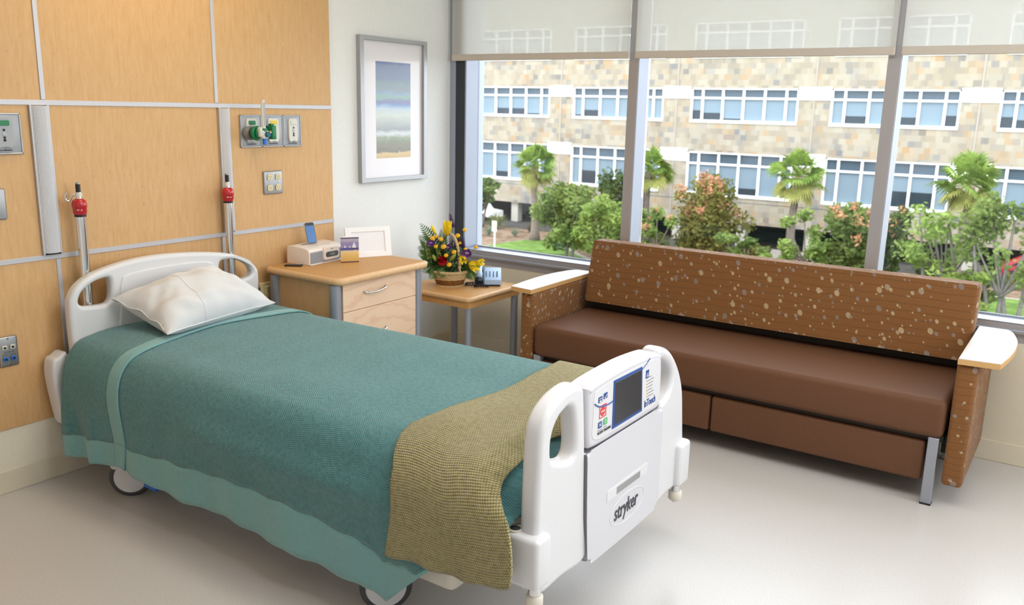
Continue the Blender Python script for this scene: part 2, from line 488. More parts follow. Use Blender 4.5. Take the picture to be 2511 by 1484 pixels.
# ------------------------------------------------------------------ room shell
XR, YF, ZC = 5.4, -5.7, 2.75
structure('floor', MB().box(-.2, XR+.2, YF-.2, .12, -.06, 0), 'floor_vinyl')
structure('ceiling', MB().box(-.2, XR+.2, YF-.2, .3, ZC, ZC+.1), 'ceiling_paint')
structure('wall_head', MB().box(-.2, -.015, YF-.2, .3, 0, ZC), 'wall_paint')
structure('wall_right', MB().box(XR, XR+.2, YF-.2, .3, 0, ZC), 'wall_paint')
structure('wall_front', MB().box(-.015, XR, YF-.2, YF, 0, ZC), 'wall_paint')
structure('wall_window', MB().box(-.015, XR, .0, .3, 0, .575), 'wall_beige')
structure('wall_window_head', MB().box(-.015, XR, .0, .3, 2.66, ZC), 'wall_paint')
structure('trim_30', MB().box(-.015, .03, .0, .3, .575, 2.66), 'alum_skylit')  # corner wall reveal; sky light on it is put into the blue colour
# maple panelling of the bed wall, proud of the painted wall
ys = [YF, -2.556, -1.758, -1.033]; zs = [.262, .925, 1.526, ZC]
for i in range(3):
    for j in range(3):
        structure('wall_panel', MB().box(-.015, 0, ys[i]+(.001 if i else 0), ys[i+1]-.001, zs[j]+.001, zs[j+1]-.001, .001, 1), 'maple_wall')
structure('wall_panel_base', MB().box(-.015, -.006, YF, -1.033, .09, .262), 'base_beige_lit')
n = 1
for z in (.925, 1.526):
    structure('trim_%d' % n, MB().box(-.002, .004, YF, -1.033, z-.01, z+.01, .001, 1), 'alum_trim'); n += 1
for y in (-2.556, -1.758):
    for z0, z1 in ((.262, .914), (.936, 1.515), (1.537, ZC)):
        if z0 == .936: continue
        structure('trim_%d' % n, MB().box(-.002, .0038, y-.009, y+.009, z0, z1, .001, 1), 'alum_trim'); n += 1
structure('baseboard_head', MB().box(-.015, -.003, YF, 0, 0, .094, .003, 2), 'base_vinyl')
structure('baseboard_window', MB().box(-.003, XR, -.012, 0, 0, .1, .003, 2), 'base_vinyl')

# window band: bottom rail, jamb, mullions, panes
rail = MB()
rail.prism([(-.002, .57), (-.002, .618), (-.03, .618), (-.03, .628), (-.012, .628), (-.012, .636), (0, .636), (0, .655), (.16, .655), (.16, .57)], .03, XR, 'yz')
structure('trim_%d' % n, rail, 'alum_frame'); n += 1
structure('trim_%d' % n, MB().box(.03, XR, -.005, .118, .6555, .659, .001, 1), 'alum_skylit'); n += 1
structure('trim_%d' % n, MB().box(.03, XR, -.034, -.013, .626, .6295, .001, 1), 'alum_skylit'); n += 1
structure('trim_%d' % n, MB().box(.03, .1, 0, .15, .659, 2.66, .002, 1), 'black_frame'); n += 1
structure('trim_%d' % n, MB().box(.1005, .112, .0, .15, .659, 2.66, .002, 1), 'alum_skylit'); n += 1
MX = [1.2475, 2.569, 3.89, 5.21]
for x in MX:
    mb = MB().box(x-.0295, x+.0295, 0, .15, .659, 2.66, .002, 1)
    structure('trim_%d' % n, mb, 'alum_frame'); n += 1
    structure('trim_%d' % n, MB().box(x+.0297, x+.032, .002, .12, .659, 2.66, .0008, 1), 'alum_skylit'); n += 1
edges = [(.112, MX[0]-.03)]+[(MX[i]+.032, MX[i+1]-.03) for i in range(3)]
for k, (a, b) in enumerate(edges):
    w = structure('window_%d' % (k+1), MB().prism([(a, .659), (b, .659), (b, 2.66), (a, 2.66)], .121, .135, 'xz').box(a, b, .11, .12, .659, .668).box(a, b, .11, .12, 2.648, 2.66), 'glass')
    w.data.materials.append(M['alum_skylit'])
    for p in w.data.polygons[6:]: p.material_index = 1

# roller shades
shades = [(.022, 1.232, 'pale roller shade in the window bay nearest the framed picture'),
          (1.268, 2.572, 'wide pale roller shade in the middle window bay'),
          (2.6, 3.87, 'pale roller shade cut off by the right edge of the photo')]
for x0, x1, lab in shades:
    t = thing('roller_shade', lab, 'shade', ((x0+x1)/2, -.03, 1.82), 'roller shades on the window')
    build('fabric', MB().box(x0, x1, -.0295, -.0285, 1.85, 2.64), 'shade_fabric', t)
    build('hem_bar', MB().box(x0, x1, -.035, -.023, 1.818, 1.856, .004, 2), 'shade_bar', t)
    build('roller', MB().cyl((x0, -.03, 2.645), (x1, -.03, 2.645), .028), 'shade_bar', t, smooth=40)
    for xe in (x0-.004, x1+.001): build('end_bracket', MB().box(xe, xe+.003, -.06, -.001, 2.61, 2.735), 'alum', t)

# ------------------------------------------------------------------ fittings on the bed wall
def raceway(y0, y1, lab):
    yc = (y0+y1)/2
    t = thing('raceway_cover', lab, 'wall channel', (0, yc, .93), 'ribbed channels on the bed wall')
    fr = MB()
    for a, b in ((y0, y0+.008), (y1-.008, y1)): fr.box(0, .012, a, b, .935, 1.517, .001, 1)
    build('frame', fr, 'alum_trim', t)
    w = y1-y0-.016; N = 16; prof = []
    for k in range(N*4+1):
        q = k/(N*4); a = q*2-1
        prof.append((y0+.008+w*q, .004+.024*math.sqrt(max(0, 1-a*a*.92))+.0012*math.cos(2*PI*q*N)))
    poly = [(x, y) for y, x in prof]+[(.001, prof[-1][0]), (.001, prof[0][0])]
    build('ribbed_cover', MB().prism(poly, .942, 1.514, 'xy'), 'raceway', t, smooth=35)
    build('end_gap', MB().box(.0, .02, y0+.01, y1-.01, .9355, .9405), 'hole', t)
raceway(-2.617, -2.541, 'wide ribbed white channel on the maple wall left of the headboard')
raceway(-1.754, -1.694, 'ribbed white channel on the maple wall behind the right bed pole')

def gas(y0, y1, z0, z1, tabmat, lab, word, cover='cover_white'):
    yc = (y0+y1)/2; w = y1-y0
    t = thing('gas_outlet', lab, 'wall outlet', (0, yc, z0), 'medical gas outlets on the maple wall')
    build('plate', MB().box(0, .008, y0, y1, z0, z1, .003, 2), 'steel_plate', t, smooth=30)
    rim = MB()
    for a, b, c, d in ((y0, y0+.006, z0, z1), (y1-.006, y1, z0, z1), (y0, y1, z0, z0+.006), (y0, y1, z1-.006, z1)):
        rim.box(.0065, .0105, a, b, c, d, .0015, 1)
    build('rim', rim, 'steel', t)
    cw = w*.22; zt, zb = z1-.02, z0+.03
    shape = smooth2([(yc-cw*.95, zt), (yc, zt+.002), (yc+cw*.95, zt), (yc+cw*1.15, (zt+zb)/2+.02), (yc+cw*1.05, zb), (yc, zb-.002), (yc-cw*1.05, zb), (yc-cw*1.15, (zt+zb)/2+.02)], 5)
    cv = MB(); plate_mb(cv, [shape], .01, .002, YZ(.012))
    cvo = build('outlet_cover', cv, cover, t, smooth=40)
    tb = MB(); plate_mb(tb, [rrect(yc-cw*.7, yc+cw*.7, zt-.026, zt-.007, .004)], .004, .001, YZ(.0185)); build('label_tab', tb, tabmat, cvo)
    for z, rr in ((zt-.042, .0045), (zt-.056, .007), (zt-.07, .0045), (zt-.08, .005)):
        build('port', MB().cyl((.016, yc, z), (.0185, yc, z), rr, seg=16), 'legs_silver' if rr == .007 else 'hole', cvo)
    tx = MB(); text_mb(tx, word, .0095, YZ(.0088, yc, z0+.016), .0002, bold=.0001); build('lettering', tx, 'ink', t)
gas(-2.79, -2.653, 1.333, 1.486, 'green_plastic', 'grey medical gas outlet cut off by the left edge of the photo', 'BeaconMedaes', 'cover_grey')
gas(-1.636, -1.508, 1.331, 1.485, 'green_plastic', 'grey gas outlet behind the flowmeter tube, green tab', 'BeaconMedaes')
gas(-1.506, -1.373, 1.331, 1.486, 'yellow_plastic', 'grey gas outlet with yellow tab, middle of the row of three', 'BeaconMedaes')
gas(-1.371, -1.256, 1.330, 1.485, 'cover_white', 'grey gas outlet with white tab, nearest the framed picture', 'BeaconMedaes')

t = thing('flowmeter', 'green oxygen flowmeter with clear upright tube plugged into the wall outlet', 'flowmeter', (.03, -1.575, 1.40))
build('wall_adapter', MB().cyl((.017, -1.595, 1.4), (.04, -1.595, 1.4), .033).cyl((.04, -1.595, 1.4), (.05, -1.595, 1.4), .029), 'steel', t, smooth=40)
build('handwheel', MB().cyl((.05, -1.59, 1.4), (.072, -1.585, 1.4), .033, .036, 20, bev=.004).cyl((.072, -1.585, 1.4), (.082, -1.58, 1.4), .026), 'green_plastic', t, smooth=40)
build('body', MB().box(.082, .112, -1.588, -1.552, 1.376, 1.414, .004).box(.086, .108, -1.60, -1.585, 1.385, 1.43, .003), 'cover_white', t, smooth=40)
build('collar', MB().cyl((.097, -1.57, 1.41), (.097, -1.57, 1.424), .017), 'green_plastic', t, smooth=40)
tb = build('flow_tube', MB().cyl((.097, -1.57, 1.424), (.097, -1.57, 1.556), .0095), 'tube_clear', t, smooth=40)
build('scale_mark', MB().box(.106, .1068, -1.574, -1.566, 1.434, 1.545), 'steel_plate', tb)
build('control_knob', MB().cyl((.112, -1.565, 1.396), (.128, -1.565, 1.396), .0135, bev=.002), 'tel_key', t, smooth=40)
build('nozzle', MB().cyl((.1, -1.57, 1.378), (.103, -1.573, 1.348), .0115, .009), 'blue_plastic', t, smooth=40)
build('side_rod', MB().cyl((.097, -1.555, 1.405), (.097, -1.53, 1.405), .0075).cyl((.097, -1.54, 1.405), (.097, -1.532, 1.405), .011), 'brass', t, smooth=40)
t = thing('green_adapter', 'blocky green gas adapter beside the flowmeter, before the yellow tabbed outlet', 'adapter', (.02, -1.51, 1.405))
build('body', MB().box(.06, .11, -1.529, -1.503, 1.372, 1.436, .004), 'green_plastic', t, smooth=40)
build('cap', MB().box(.078, .1, -1.526, -1.508, 1.436, 1.446, .002), 'green_plastic', t)
build('probe', MB().cyl((.02, -1.49, 1.405), (.06, -1.508, 1.405), .014), 'green_plastic', t, smooth=40)

def screwplate(name, y0, y1, z0, z1, mat, lab, cat):
    t = thing(name, lab, cat, (0, (y0+y1)/2, z0))
    build('plate', MB().box(0, .009, y0, y1, z0, z1, .006, 3), mat, t, smooth=50)
    return t
t = screwplate('power_outlet', -1.507, -1.388, 1.098, 1.212, 'alum', 'steel wall plate with four ivory power sockets under the gas outlets', 'power outlet')
for y in (-1.472, -1.42):
    for z in (1.182, 1.13):
        s_ = MB(); plate_mb(s_, [smooth2([(y-.012, z-.014), (y+.012, z-.014), (y+.016, z), (y+.012, z+.014), (y-.012, z+.014), (y-.016, z)], 4)], .006, .001, YZ(.0105))
        so = build('socket', s_, 'ivory', t, smooth=40)
        build('slot', MB().box(.0134, .0138, y-.008, y-.006, z-.002, z+.007).box(.0134, .0138, y+.005, y+.007, z-.001, z+.006).cyl((.0134, y, z-.008), (.0138, y, z-.008), .0025, seg=10), 'hole', so)
    build('screw', MB().cyl((.009, y, 1.156), (.0105, y, 1.156), .004, seg=12), 'steel', t)
t = screwplate('blank_plate', -2.85, -2.737, 1.09, 1.207, 'alum', 'brushed metal wall plate at the left edge under the gas outlet', 'wall plate')
build('screw', MB().cyl((.009, -2.79, 1.19), (.0105, -2.79, 1.19), .004, seg=12), 'steel', t)
t = screwplate('data_outlet', -2.822, -2.751, .518, .638, 'steel', 'metal wall plate with white and blue data jacks at the left edge', 'data outlet')
for y in (-2.802, -2.772):
    for z, m_ in ((.596, 'cover_white'), (.55, 'blue_plastic')):
        j = build('jack', MB().box(.009, .014, y-.009, y+.009, z-.008, z+.008, .001, 1), m_, t)
        build('jack_hole', MB().box(.014, .0144, y-.005, y+.005, z-.005, z+.003), 'hole', j)
for z in (.527, .63): build('screw', MB().cyl((.009, -2.787, z), (.0105, -2.787, z), .0035, seg=12), 'chrome', t)
tx = MB(); text_mb(tx, '3.2 CA 45', .0095, YZ(.0092, -2.786, .576), .0002); text_mb(tx, 'D 21     G 14', .0085, YZ(.0092, -2.786, .565), .0002); build('lettering', tx, 'ink', t)
t = thing('wall_box', 'ivory wall box low on the maple wall between bed and nightstand', 'wall box', (0, -1.497, .556))
build('plate', MB().box(0, .012, -1.56, -1.44, .556, .656, .004), 'ivory', t)
build('cover', MB().box(.012, .024, -1.535, -1.465, .575, .64, .004), 'ivory', t)
build('slot', MB().box(.024, .0245, -1.478, -1.47, .585, .63), 'hole', t)
single('black_plate', MB().box(0, .01, -1.60, -1.552, .6, .637, .003), 'dark_grey', 'small dark wall plate beside the ivory wall box', 'wall plate', (0, -1.575, .6))

# framed picture
t = thing('wall_picture', 'framed seascape print with wide white mat on the pale wall', 'picture', (-.015, -.54, 1.115))
Y0, Y1, Z0, Z1 = -.824, -.258, 1.115, 1.914
fr = MB(); plate_mb(fr, [[(Y0, Z0), (Y1, Z0), (Y1, Z1), (Y0, Z1)], [(Y0+.03, Z0+.022), (Y1-.03, Z0+.022), (Y1-.03, Z1-.022), (Y0+.03, Z1-.022)]], .03, .001, YZ(0.0))
build('frame', fr, 'alum', t)
build('mat_board', MB().box(-.01, -.002, Y0+.02, Y1-.02, Z0+.015, Z1-.015), 'mat_board', t)
nt = NT('art'); sp = nt.n('SeparateXYZ', {0: nt.n('TexCoord').outputs['Object']})
nz = nt.n('TexNoise', {'Vector': nt.coord('Object', (6, 6, 16)), 'Scale': 1.4, 'Detail': 5.0, 'Distortion': 1.0})
zz = nt.math('ADD', nt.math('DIVIDE', nt.math('SUBTRACT', sp.outputs[2], .131), .537), nt.math('MULTIPLY', nt.math('SUBTRACT', nz.outputs[0], .5), .09))
nt.bsdf(nt.ramp(zz, [(0, lin((204, 170, 110))), (.055, lin((214, 186, 130))), (.07, lin((118, 112, 92))), (.13, lin((132, 122, 104))), (.17, lin((126, 138, 108))), (.22, lin((150, 160, 136))), (.26, lin((214, 220, 224))), (.3, lin((150, 154, 160))), (.36, lin((176, 182, 182))), (.45, lin((206, 212, 204))), (.52, lin((190, 206, 216))), (.555, lin((128, 162, 210))), (.575, lin((124, 126, 170))), (.6, lin((130, 136, 176))), (.63, lin((140, 176, 160))), (.67, lin((136, 166, 190))), (.72, lin((134, 148, 158))), (.78, lin((122, 146, 152))), (.84, lin((112, 126, 158))), (.96, lin((106, 118, 156))), (1, lin((74, 96, 148)))]), .25, coat=.3)
M['art'] = nt.m
build('print', MB().box(-.002, -.0012, -.686, -.392, 1.246, 1.783), 'art', t)

# ------------------------------------------------------------------ hospital bed
bed = thing('hospital_bed', 'white hospital bed made up with teal bedding, headboard at the maple wall', 'bed', (1.2, -2.12, 0))
HB = [(-2.585, .30), (-2.592, .56), (-2.593, .725), (-2.583, .776), (-2.55, .82), (-2.485, .855), (-2.363, .882), (-2.235, .893), (-2.1, .89), (-1.958, .877), (-1.807, .851), (-1.714, .81), (-1.666, .768), (-1.654, .72), (-1.66, .56), (-1.67, .30), (-1.9, .28), (-2.35, .28)]
HL = [(-2.553, .748), (-2.547, .77), (-2.53, .794), (-2.489, .818), (-2.456, .828), (-2.424, .831), (-2.413, .821), (-2.41, .79), (-2.415, .748), (-2.429, .726), (-2.458, .722), (-2.497, .724), (-2.539, .73)]
HR = [(-1.695, .748), (-1.701, .77), (-1.718, .794), (-1.759, .815), (-1.792, .825), (-1.85, .828), (-1.872, .821), (-1.878, .79), (-1.87, .748), (-1.85, .726), (-1.80, .72), (-1.755, .722), (-1.71, .73)]
hb = MB(); plate_mb(hb, [smooth2(HB, 6), smooth2(HL, 4), smooth2(HR, 4)], .05, .016, YZ(.098), 5)
hbo = build('headboard', hb, 'bed_white', bed, smooth=50)
inset = MB(); plate_mb(inset, [smooth2([(-2.38, .40), (-2.38, .70), (-2.37, .8), (-2.33, .835), (-2.12, .845), (-1.95, .835), (-1.905, .8), (-1.9, .70), (-1.9, .40)], 5)], .012, .005, YZ(.1225))
build('inset_panel', inset, 'bed_white', hbo, smooth=50)
build('corner_bracket', MB().prism(smooth2([(-2.665, .52), (-2.672, .46), (-2.662, .36), (-2.646, .26), (-2.63, .25), (-2.60, .25), (-2.60, .53), (-2.645, .535)], 4), .02, .10, 'yz', bev=.014, seg=4), 'bed_white', bed, smooth=50)

# footboard: two handle wings, display console, lower panel
LW = [(-2.585, .27), (-2.596, .434), (-2.593, .613), (-2.59, .69), (-2.579, .744), (-2.552, .779), (-2.505, .804), (-2.443, .817), (-2.40, .815), (-2.372, .80), (-2.362, .77), (-2.345, .62), (-2.33, .40), (-2.315, .262), (-2.45, .258)]
LH = [(-2.53, .645), (-2.533, .686), (-2.522, .721), (-2.497, .748), (-2.462, .762), (-2.444, .764), (-2.424, .751), (-2.408, .706), (-2.40, .64), (-2.408, .612), (-2.432, .604), (-2.475, .614), (-2.512, .628)]
mir = lambda L: [(-4.24-y, z) for y, z in L]
RW = [(-1.60, .262), (-1.622, .414), (-1.637, .502), (-1.656, .60), (-1.689, .67), (-1.735, .729), (-1.79, .775), (-1.85, .80), (-1.885, .803), (-1.90, .78), (-1.89, .62), (-1.87, .40), (-1.86, .25), (-1.75, .245)]
RH = [(-1.835, .606), (-1.807, .608), (-1.779, .623), (-1.762, .65), (-1.759, .687), (-1.785, .724), (-1.829, .752), (-1.86, .758), (-1.872, .74), (-1.866, .64)]
for nm, o_, h_ in (('left', LW, LH), ('right', RW, RH)):
    w = MB(); plate_mb(w, [smooth2(o_, 5), smooth2(h_, 4)], .058, .017, YZ(2.301), 5)
    build('footboard_wing', w, 'bed_white', bed, smooth=50)
con = MB(); CO = [(-2.34, .625), (-2.35, .70), (-2.352, .775), (-2.338, .793), (-2.229, .802), (-2.078, .805), (-1.93, .797), (-1.882, .786), (-1.866, .76), (-1.858, .68), (-1.862, .612), (-1.875, .600), (-2.105, .598), (-2.31, .602)]
plate_mb(con, [smooth2(CO, 4)], .075, .012, YZ(2.2975), 4)
cono = build('display_console', con, 'bed_grey', bed, smooth=50)
X = 2.3352
ov = MB(); plate_mb(ov, [smooth2([(-2.315, .63), (-2.322, .70), (-2.32, .76), (-2.30, .775), (-2.18, .782), (-2.0, .782), (-1.9, .775), (-1.882, .75), (-1.878, .68), (-1.885, .625), (-2.0, .617), (-2.2, .617)], 4)], .003, .001, YZ(X-.0005))
build('overlay', ov, 'bed_white', cono, smooth=50)
X = 2.3366
sc = MB(); plate_mb(sc, [[(-2.203, .627), (-2.003, .627), (-2.018, .776), (-2.206, .778)]], .003, .001, YZ(X))
build('screen_surround', sc, 'blue_print', cono)
sc = MB(); plate_mb(sc, [[(-2.192, .637), (-2.012, .637), (-2.026, .768), (-2.196, .770)]], .003, .0008, YZ(X+.001))
build('screen', sc, 'screen', cono)
for pts, rr in (([(X, -2.318, .737), (X, -2.29, .722), (X, -2.258, .716), (X, -2.225, .714), (X, -2.206, .716)], .0022), ([(X, -2.02, .765), (X, -1.99, .776), (X, -1.962, .79)], .0014)):
    build('blue_line', MB().tube(catmull(pts, 6), rr, 8), 'blue_print', cono)
def icon(y, z, s, m_, h=None):
    i = MB(); plate_mb(i, [rrect(y-s, y+s, z-(h or s), z+(h or s), .002)], .0016, .0004, YZ(X)); return build('icon', i, m_, cono)
i1 = icon(-2.285, .742, .0115, 'blue_print', .0085); i2 = icon(-2.254, .746, .0115, 'blue_print', .0085)
g = MB().box(X+.0008, X+.0013, -2.293, -2.277, .744, .746).box(X+.0008, X+.0013, -2.291, -2.279, .735, .740); build('mark', g, 'cover_white', i1)
g = MB().tube([(X+.001, -2.262, .741), (X+.001, -2.255, .741), (X+.001, -2.246, .749)], .0012, 6); build('mark', g, 'cover_white', i2)
i3 = icon(-2.28, .664, .0115, 'blue_print', .0095); i4 = icon(-2.248, .666, .0115, 'green_print', .0095)
for io, ch, y, z in ((i3, 'N', -2.28, .664), (i4, 'D', -2.248, .666)):
    g = MB(); text_mb(g, ch, .016, YZ(X+.001, y, z), .0003, bold=.0003); build('lettering', g, 'cover_white', io)
i5 = icon(-1.977, .742, .0105, 'blue_print', .013)
g = MB().box(X+.0008, X+.0013, -1.984, -1.970, .742, .744).box(X+.0008, X+.0013, -1.983, -1.971, .734, .738); build('mark', g, 'cover_white', i5)
fr = MB(); plate_mb(fr, [[(-2.287, .683), (-2.246, .683), (-2.246, .722), (-2.287, .722)], [(-2.2842, .6857), (-2.2488, .6857), (-2.2488, .7193), (-2.2842, .7193)]], .0016, .0003, YZ(X))
bo = build('brake_mark', fr, 'red_print', cono)
oc = MB(); plate_mb(oc, [[(-2.2665+.0152*math.cos(PI/8+k*PI/4), .7025+.0152*math.sin(PI/8+k*PI/4)) for k in range(8)]], .0016, .0003, YZ(X)); build('octagon', oc, 'red_print', bo)
g = MB(); text_mb(g, 'BRAKE', .0075, YZ(X+.001, -2.2665, .7025), .0003, bold=.0002); build('lettering', g, 'cover_white', bo)
g = MB(); text_mb(g, 'PATENT PENDING', .0125, YZ(X, -2.252, .639), .0006, bold=.00005, sx=.8); build('lettering', g, 'ink', cono, label='black PATENT PENDING lettering')
g = MB(); text_mb(g, 'InTouch', .0335, YZ(X, -1.946, .643), .0007, bold=.00035, sx=.74); build('lettering', g, 'blue_print', cono, label='blue InTouch lettering')
for k in range(7):
    z = .7285-k*.0107
    build('indicator', MB().cyl((X-.0006, -1.977+k*.001, z), (X+.001, -1.977+k*.001, z), .0022, seg=10), 'green_print' if k == 0 else 'amber', cono)
for y0, y1, z0 in ((-1.970, -1.945, .7277), (-1.969, -1.926, .717), (-1.968, -1.93, .7063), (-1.967, -1.933, .6956), (-1.966, -1.936, .6849), (-1.965, -1.922, .6742), (-1.964, -1.925, .6635), (-2.294, -2.266, .6472), (-2.259, -2.238, .6492)):
    build('caption_line', MB().box(X-.0004, X+.0003, y0, y1, z0, z0+.0012), 'ink', cono)
lp = MB(); plate_mb(lp, [smooth2([(-2.333, .59), (-2.336, .58), (-2.325, .40), (-2.31, .258), (-2.303, .25), (-2.08, .246), (-1.86, .25), (-1.85, .256), (-1.853, .40), (-1.856, .575), (-1.864, .588), (-2.1, .59)], 3)], .075, .014, YZ(2.302), 4)
lpo = build('lower_panel', lp, 'bed_grey', bed, smooth=50)
X = 2.3395
g = MB(); plate_mb(g, [rrect(-2.22, -1.942, .399, .435, .006)], .003, .001, YZ(X)); build('label_holder', g, 'bed_white', lpo)
g = MB(); plate_mb(g, [[(-2.158, .404), (-1.998, .403), (-1.998, .425), (-2.158, .427)]], .002, .0004, YZ(X+.0015)); build('label_slot', g, 'alum', lpo)
g = MB(); text_mb(g, 'stryker', .071, YZ(X+.0006, -2.085, .336), .0012, bold=.0007, shear=.1, sx=.78); build('lettering', g, 'ink', lpo, label='dark grey stryker lettering')
el = [(-2.075+.118*math.cos(a), .334+.048*math.sin(a)) for a in [2*PI*k/48 for k in range(48)]]
g = MB().tube([(X+.0002, y, z) for y, z in el], .0012, 6, closed=True); build('oval_line', g, 'bed_white', lpo)
# corner posts and bumpers
for y0, y1, yb, z0, zt in ((-2.625, -2.55, -2.59, .297, .445), (-1.69, -1.602, -1.655, .25, .41)):
    br = build('corner_bracket', MB().box(2.235 if y0 < -2 else 2.27, 2.352, y0, y1, z0, zt, .014, 4), 'bed_white', bed, smooth=50)
    if y0 < -2:
        for z in (.412, .325): build('bolt', MB().cyl((2.262, y0-.0015, z), (2.262, y0+.004, z), .006, seg=14), 'steel', br)
        build('socket_ring', MB().cyl((2.262, y0+.03, zt-.004), (2.262, y0+.03, zt+.004), .021), 'bed_cream', br, smooth=40)
        build('socket_hole', MB().cyl((2.262, y0+.03, zt+.004), (2.262, y0+.03, zt+.0046), .014), 'dark_grey', br)
    xb = 2.325
    bp = build('bumper_roller', MB().cyl((xb, yb, z0-.06), (xb, yb, z0-.024), .024, bev=.005), 'bed_cream', bed, smooth=50)
    build('spindle', MB().cyl((xb, yb, z0-.024), (xb, yb, z0+.01), .017), 'chrome', bp, smooth=40)
    build('spindle_tip', MB().cyl((xb, yb, z0-.07), (xb, yb, z0-.06), .007), 'chrome', bp, smooth=40)
# frame, deck and wheels
build('deck', MB().box(.14, 2.24, -2.5, -1.74, .36, .45, .02), 'bed_cream', bed, smooth=50)
build('lift_frame', MB().box(.35, 1.85, -2.44, -2.36, .13, .2, .01).box(.35, 1.85, -1.88, -1.8, .13, .2, .01).box(.5, .6, -2.4, -1.84, .14, .38, .01).box(1.5, 1.6, -2.4, -1.84, .14, .38, .01), 'bed_cream', bed, smooth=50)
build('side_arm', MB().box(1.86, 2.035, -2.575, -2.49, .155, .24, .026, 4), 'bed_cream', bed, smooth=50)
build('foot_crossbar', MB().box(2.14, 2.28, -2.5, -1.74, .3, .36, .01), 'bed_cream', bed, smooth=50)
build('brake_pedal', MB().box(.52, .60, -2.585, -2.55, .075, .098, .008), 'blue_plastic', bed, smooth=50)
def turned(mb, x, y, ang):
    m = Matrix.Translation((x, y, 0)) @ Matrix.Rotation(ang, 4, 'Z') @ Matrix.Translation((-x, -y, 0))
    mb.v = [tuple(m @ Vector(p)) for p in mb.v]; return mb
for x, y, sg in ((.398, -2.555, -1), (1.755, -2.555, -1), (.405, -1.70, 1), (1.765, -1.70, 1)):
    an = math.radians(46) if sg < 0 else math.radians(20)
    c = build('caster', turned(MB().cyl((x, y-.02, .082), (x, y+.02, .082), .082, seg=40, bev=.008), x, y, an), 'tyre', bed, smooth=40)
    for s2 in (-1, 1): build('wheel_cover', turned(MB().cyl((x, y+.016*s2, .082), (x, y+.028*s2, .082), .066, .06, seg=40), x, y, an), 'bed_white', c, smooth=40)
    build('caster_housing', turned(MB().box(x-.075, x+.03, y-.03, y+.03, .115, .21, .02, 4), x, y, an), 'bed_white', c, smooth=50)
# drip poles clipped to the head end
for k, y in enumerate((-2.482, -1.766)):
    p = build('iv_pole', MB().cyl((.06, y, .3), (.06, y, 1.1), .0195), 'chrome', bed, smooth=40)
    build('inner_tube', MB().cyl((.06, y, 1.1), (.06, y, 1.18), .0105), 'chrome', p, smooth=40)
    cl = build('red_collar', MB().lathe([(.018, 1.086), (.0235, 1.092), (.0265, 1.10), (.0265, 1.118), (.0285, 1.122), (.0285, 1.134), (.025, 1.146), (.016, 1.153), (.01, 1.154)], (.06, y, 0)), 'red_knob', p, smooth=50)
    build('collar_base', MB().cyl((.06, y, 1.082), (.06, y, 1.091), .0225), 'black_plastic', p, smooth=40)
    g = MB().box(.0, .0008, -.009, -.001, -.0012, .0012).prism([(-.012, 0), (-.007, .0032), (-.007, -.0032)], 0, .0008, 'yz').box(0, .0008, .004, .009, -.003, .0015)
    g2 = MB(); fw = math.atan2(-1.88, 3.36); g2.add(g.v, g.f, Matrix.Translation((.06, y, 1.111)) @ Matrix.Rotation(fw+(.1 if k else .0), 4, 'Z') @ Matrix.Translation((.0265, 0, 0)))
    build('arrow_mark', g2, 'cover_white', cl)
    build('grip', MB().cyl((.06, y, 1.176), (.06, y, 1.212), .0092), 'black_plastic', p, smooth=40)
    build('tip', MB().cyl((.06, y, 1.212), (.06, y, 1.218), .0095), 'steel', p, smooth=40)
    build('clip_ring', MB().cyl((.06, y, 1.164), (.06, y, 1.176), .0135), 'cover_white', p, smooth=40)
    if k == 0:
        build('hook', MB().tube(catmull([(.055, y-.004, 1.17), (.05, y-.02, 1.168), (.046, y-.028, 1.15), (.044, y-.038, 1.146), (.043, y-.046, 1.158), (.045, y-.043, 1.172), (.046, y-.037, 1.18)], 6), .004, 10), 'chrome', p, smooth=60)

# ------------------------------------------------------------------ bedding
def lerp_tab(t, tab):
    if t <= tab[0][0]: return tab[0][1]
    for (a, va), (b, vb) in zip(tab, tab[1:]):
        if t <= b: return va+(vb-va)*(t-a)/(b-a)
    return tab[-1][1]
HEM = [(.08, .140), (.3, .155), (.52, .172), (.74, .158), (.92, .152), (1.1, .15), (1.25, .146), (1.4, .142), (1.52, .132), (1.62, .126), (1.72, .124), (1.79, .115), (1.835, .092), (1.875, .13), (1.99, .245), (2.12, .36), (2.26, .45)]
BAND = [(.08, .09), (.5, .10), (1.0, .14), (1.4, .16), (1.7, .155), (1.8, .14), (1.84, .13), (1.9, .085), (1.98, .012), (2.2, .008)]
def hem(x): return (interp(x, HEM) if x < 1.79 else lerp_tab(x, HEM))+.003*math.sin(x*41)*(x < 1.75)+.0035*math.sin(x*17+1)
def near_y(x, z):
    k = smoothstep(.45-z, 0, .3)
    fold = .010*math.sin(x*9.0+1.2)+.006*math.sin(x*23)+(.020*math.exp(-((x-.33+.12*(z-.2))/.045)**2)-.017*math.exp(-((x-.25+.2*(z-.2))/.04)**2)+.013*math.exp(-((x-.17+.1*(z-.2))/.03)**2))
    rail = .016*smoothstep(x, .8, 1.05)*math.exp(-((z-.42)/.06)**2)
    tuck = .012*smoothstep(x, 1.9, 2.28)
    return -2.652-.008*math.sin(z*7)-fold*k-rail+tuck
def foot_drop(x): return .0 if x < 2.12 else .115*(smoothstep(x, 2.10, 2.26)**1.3)
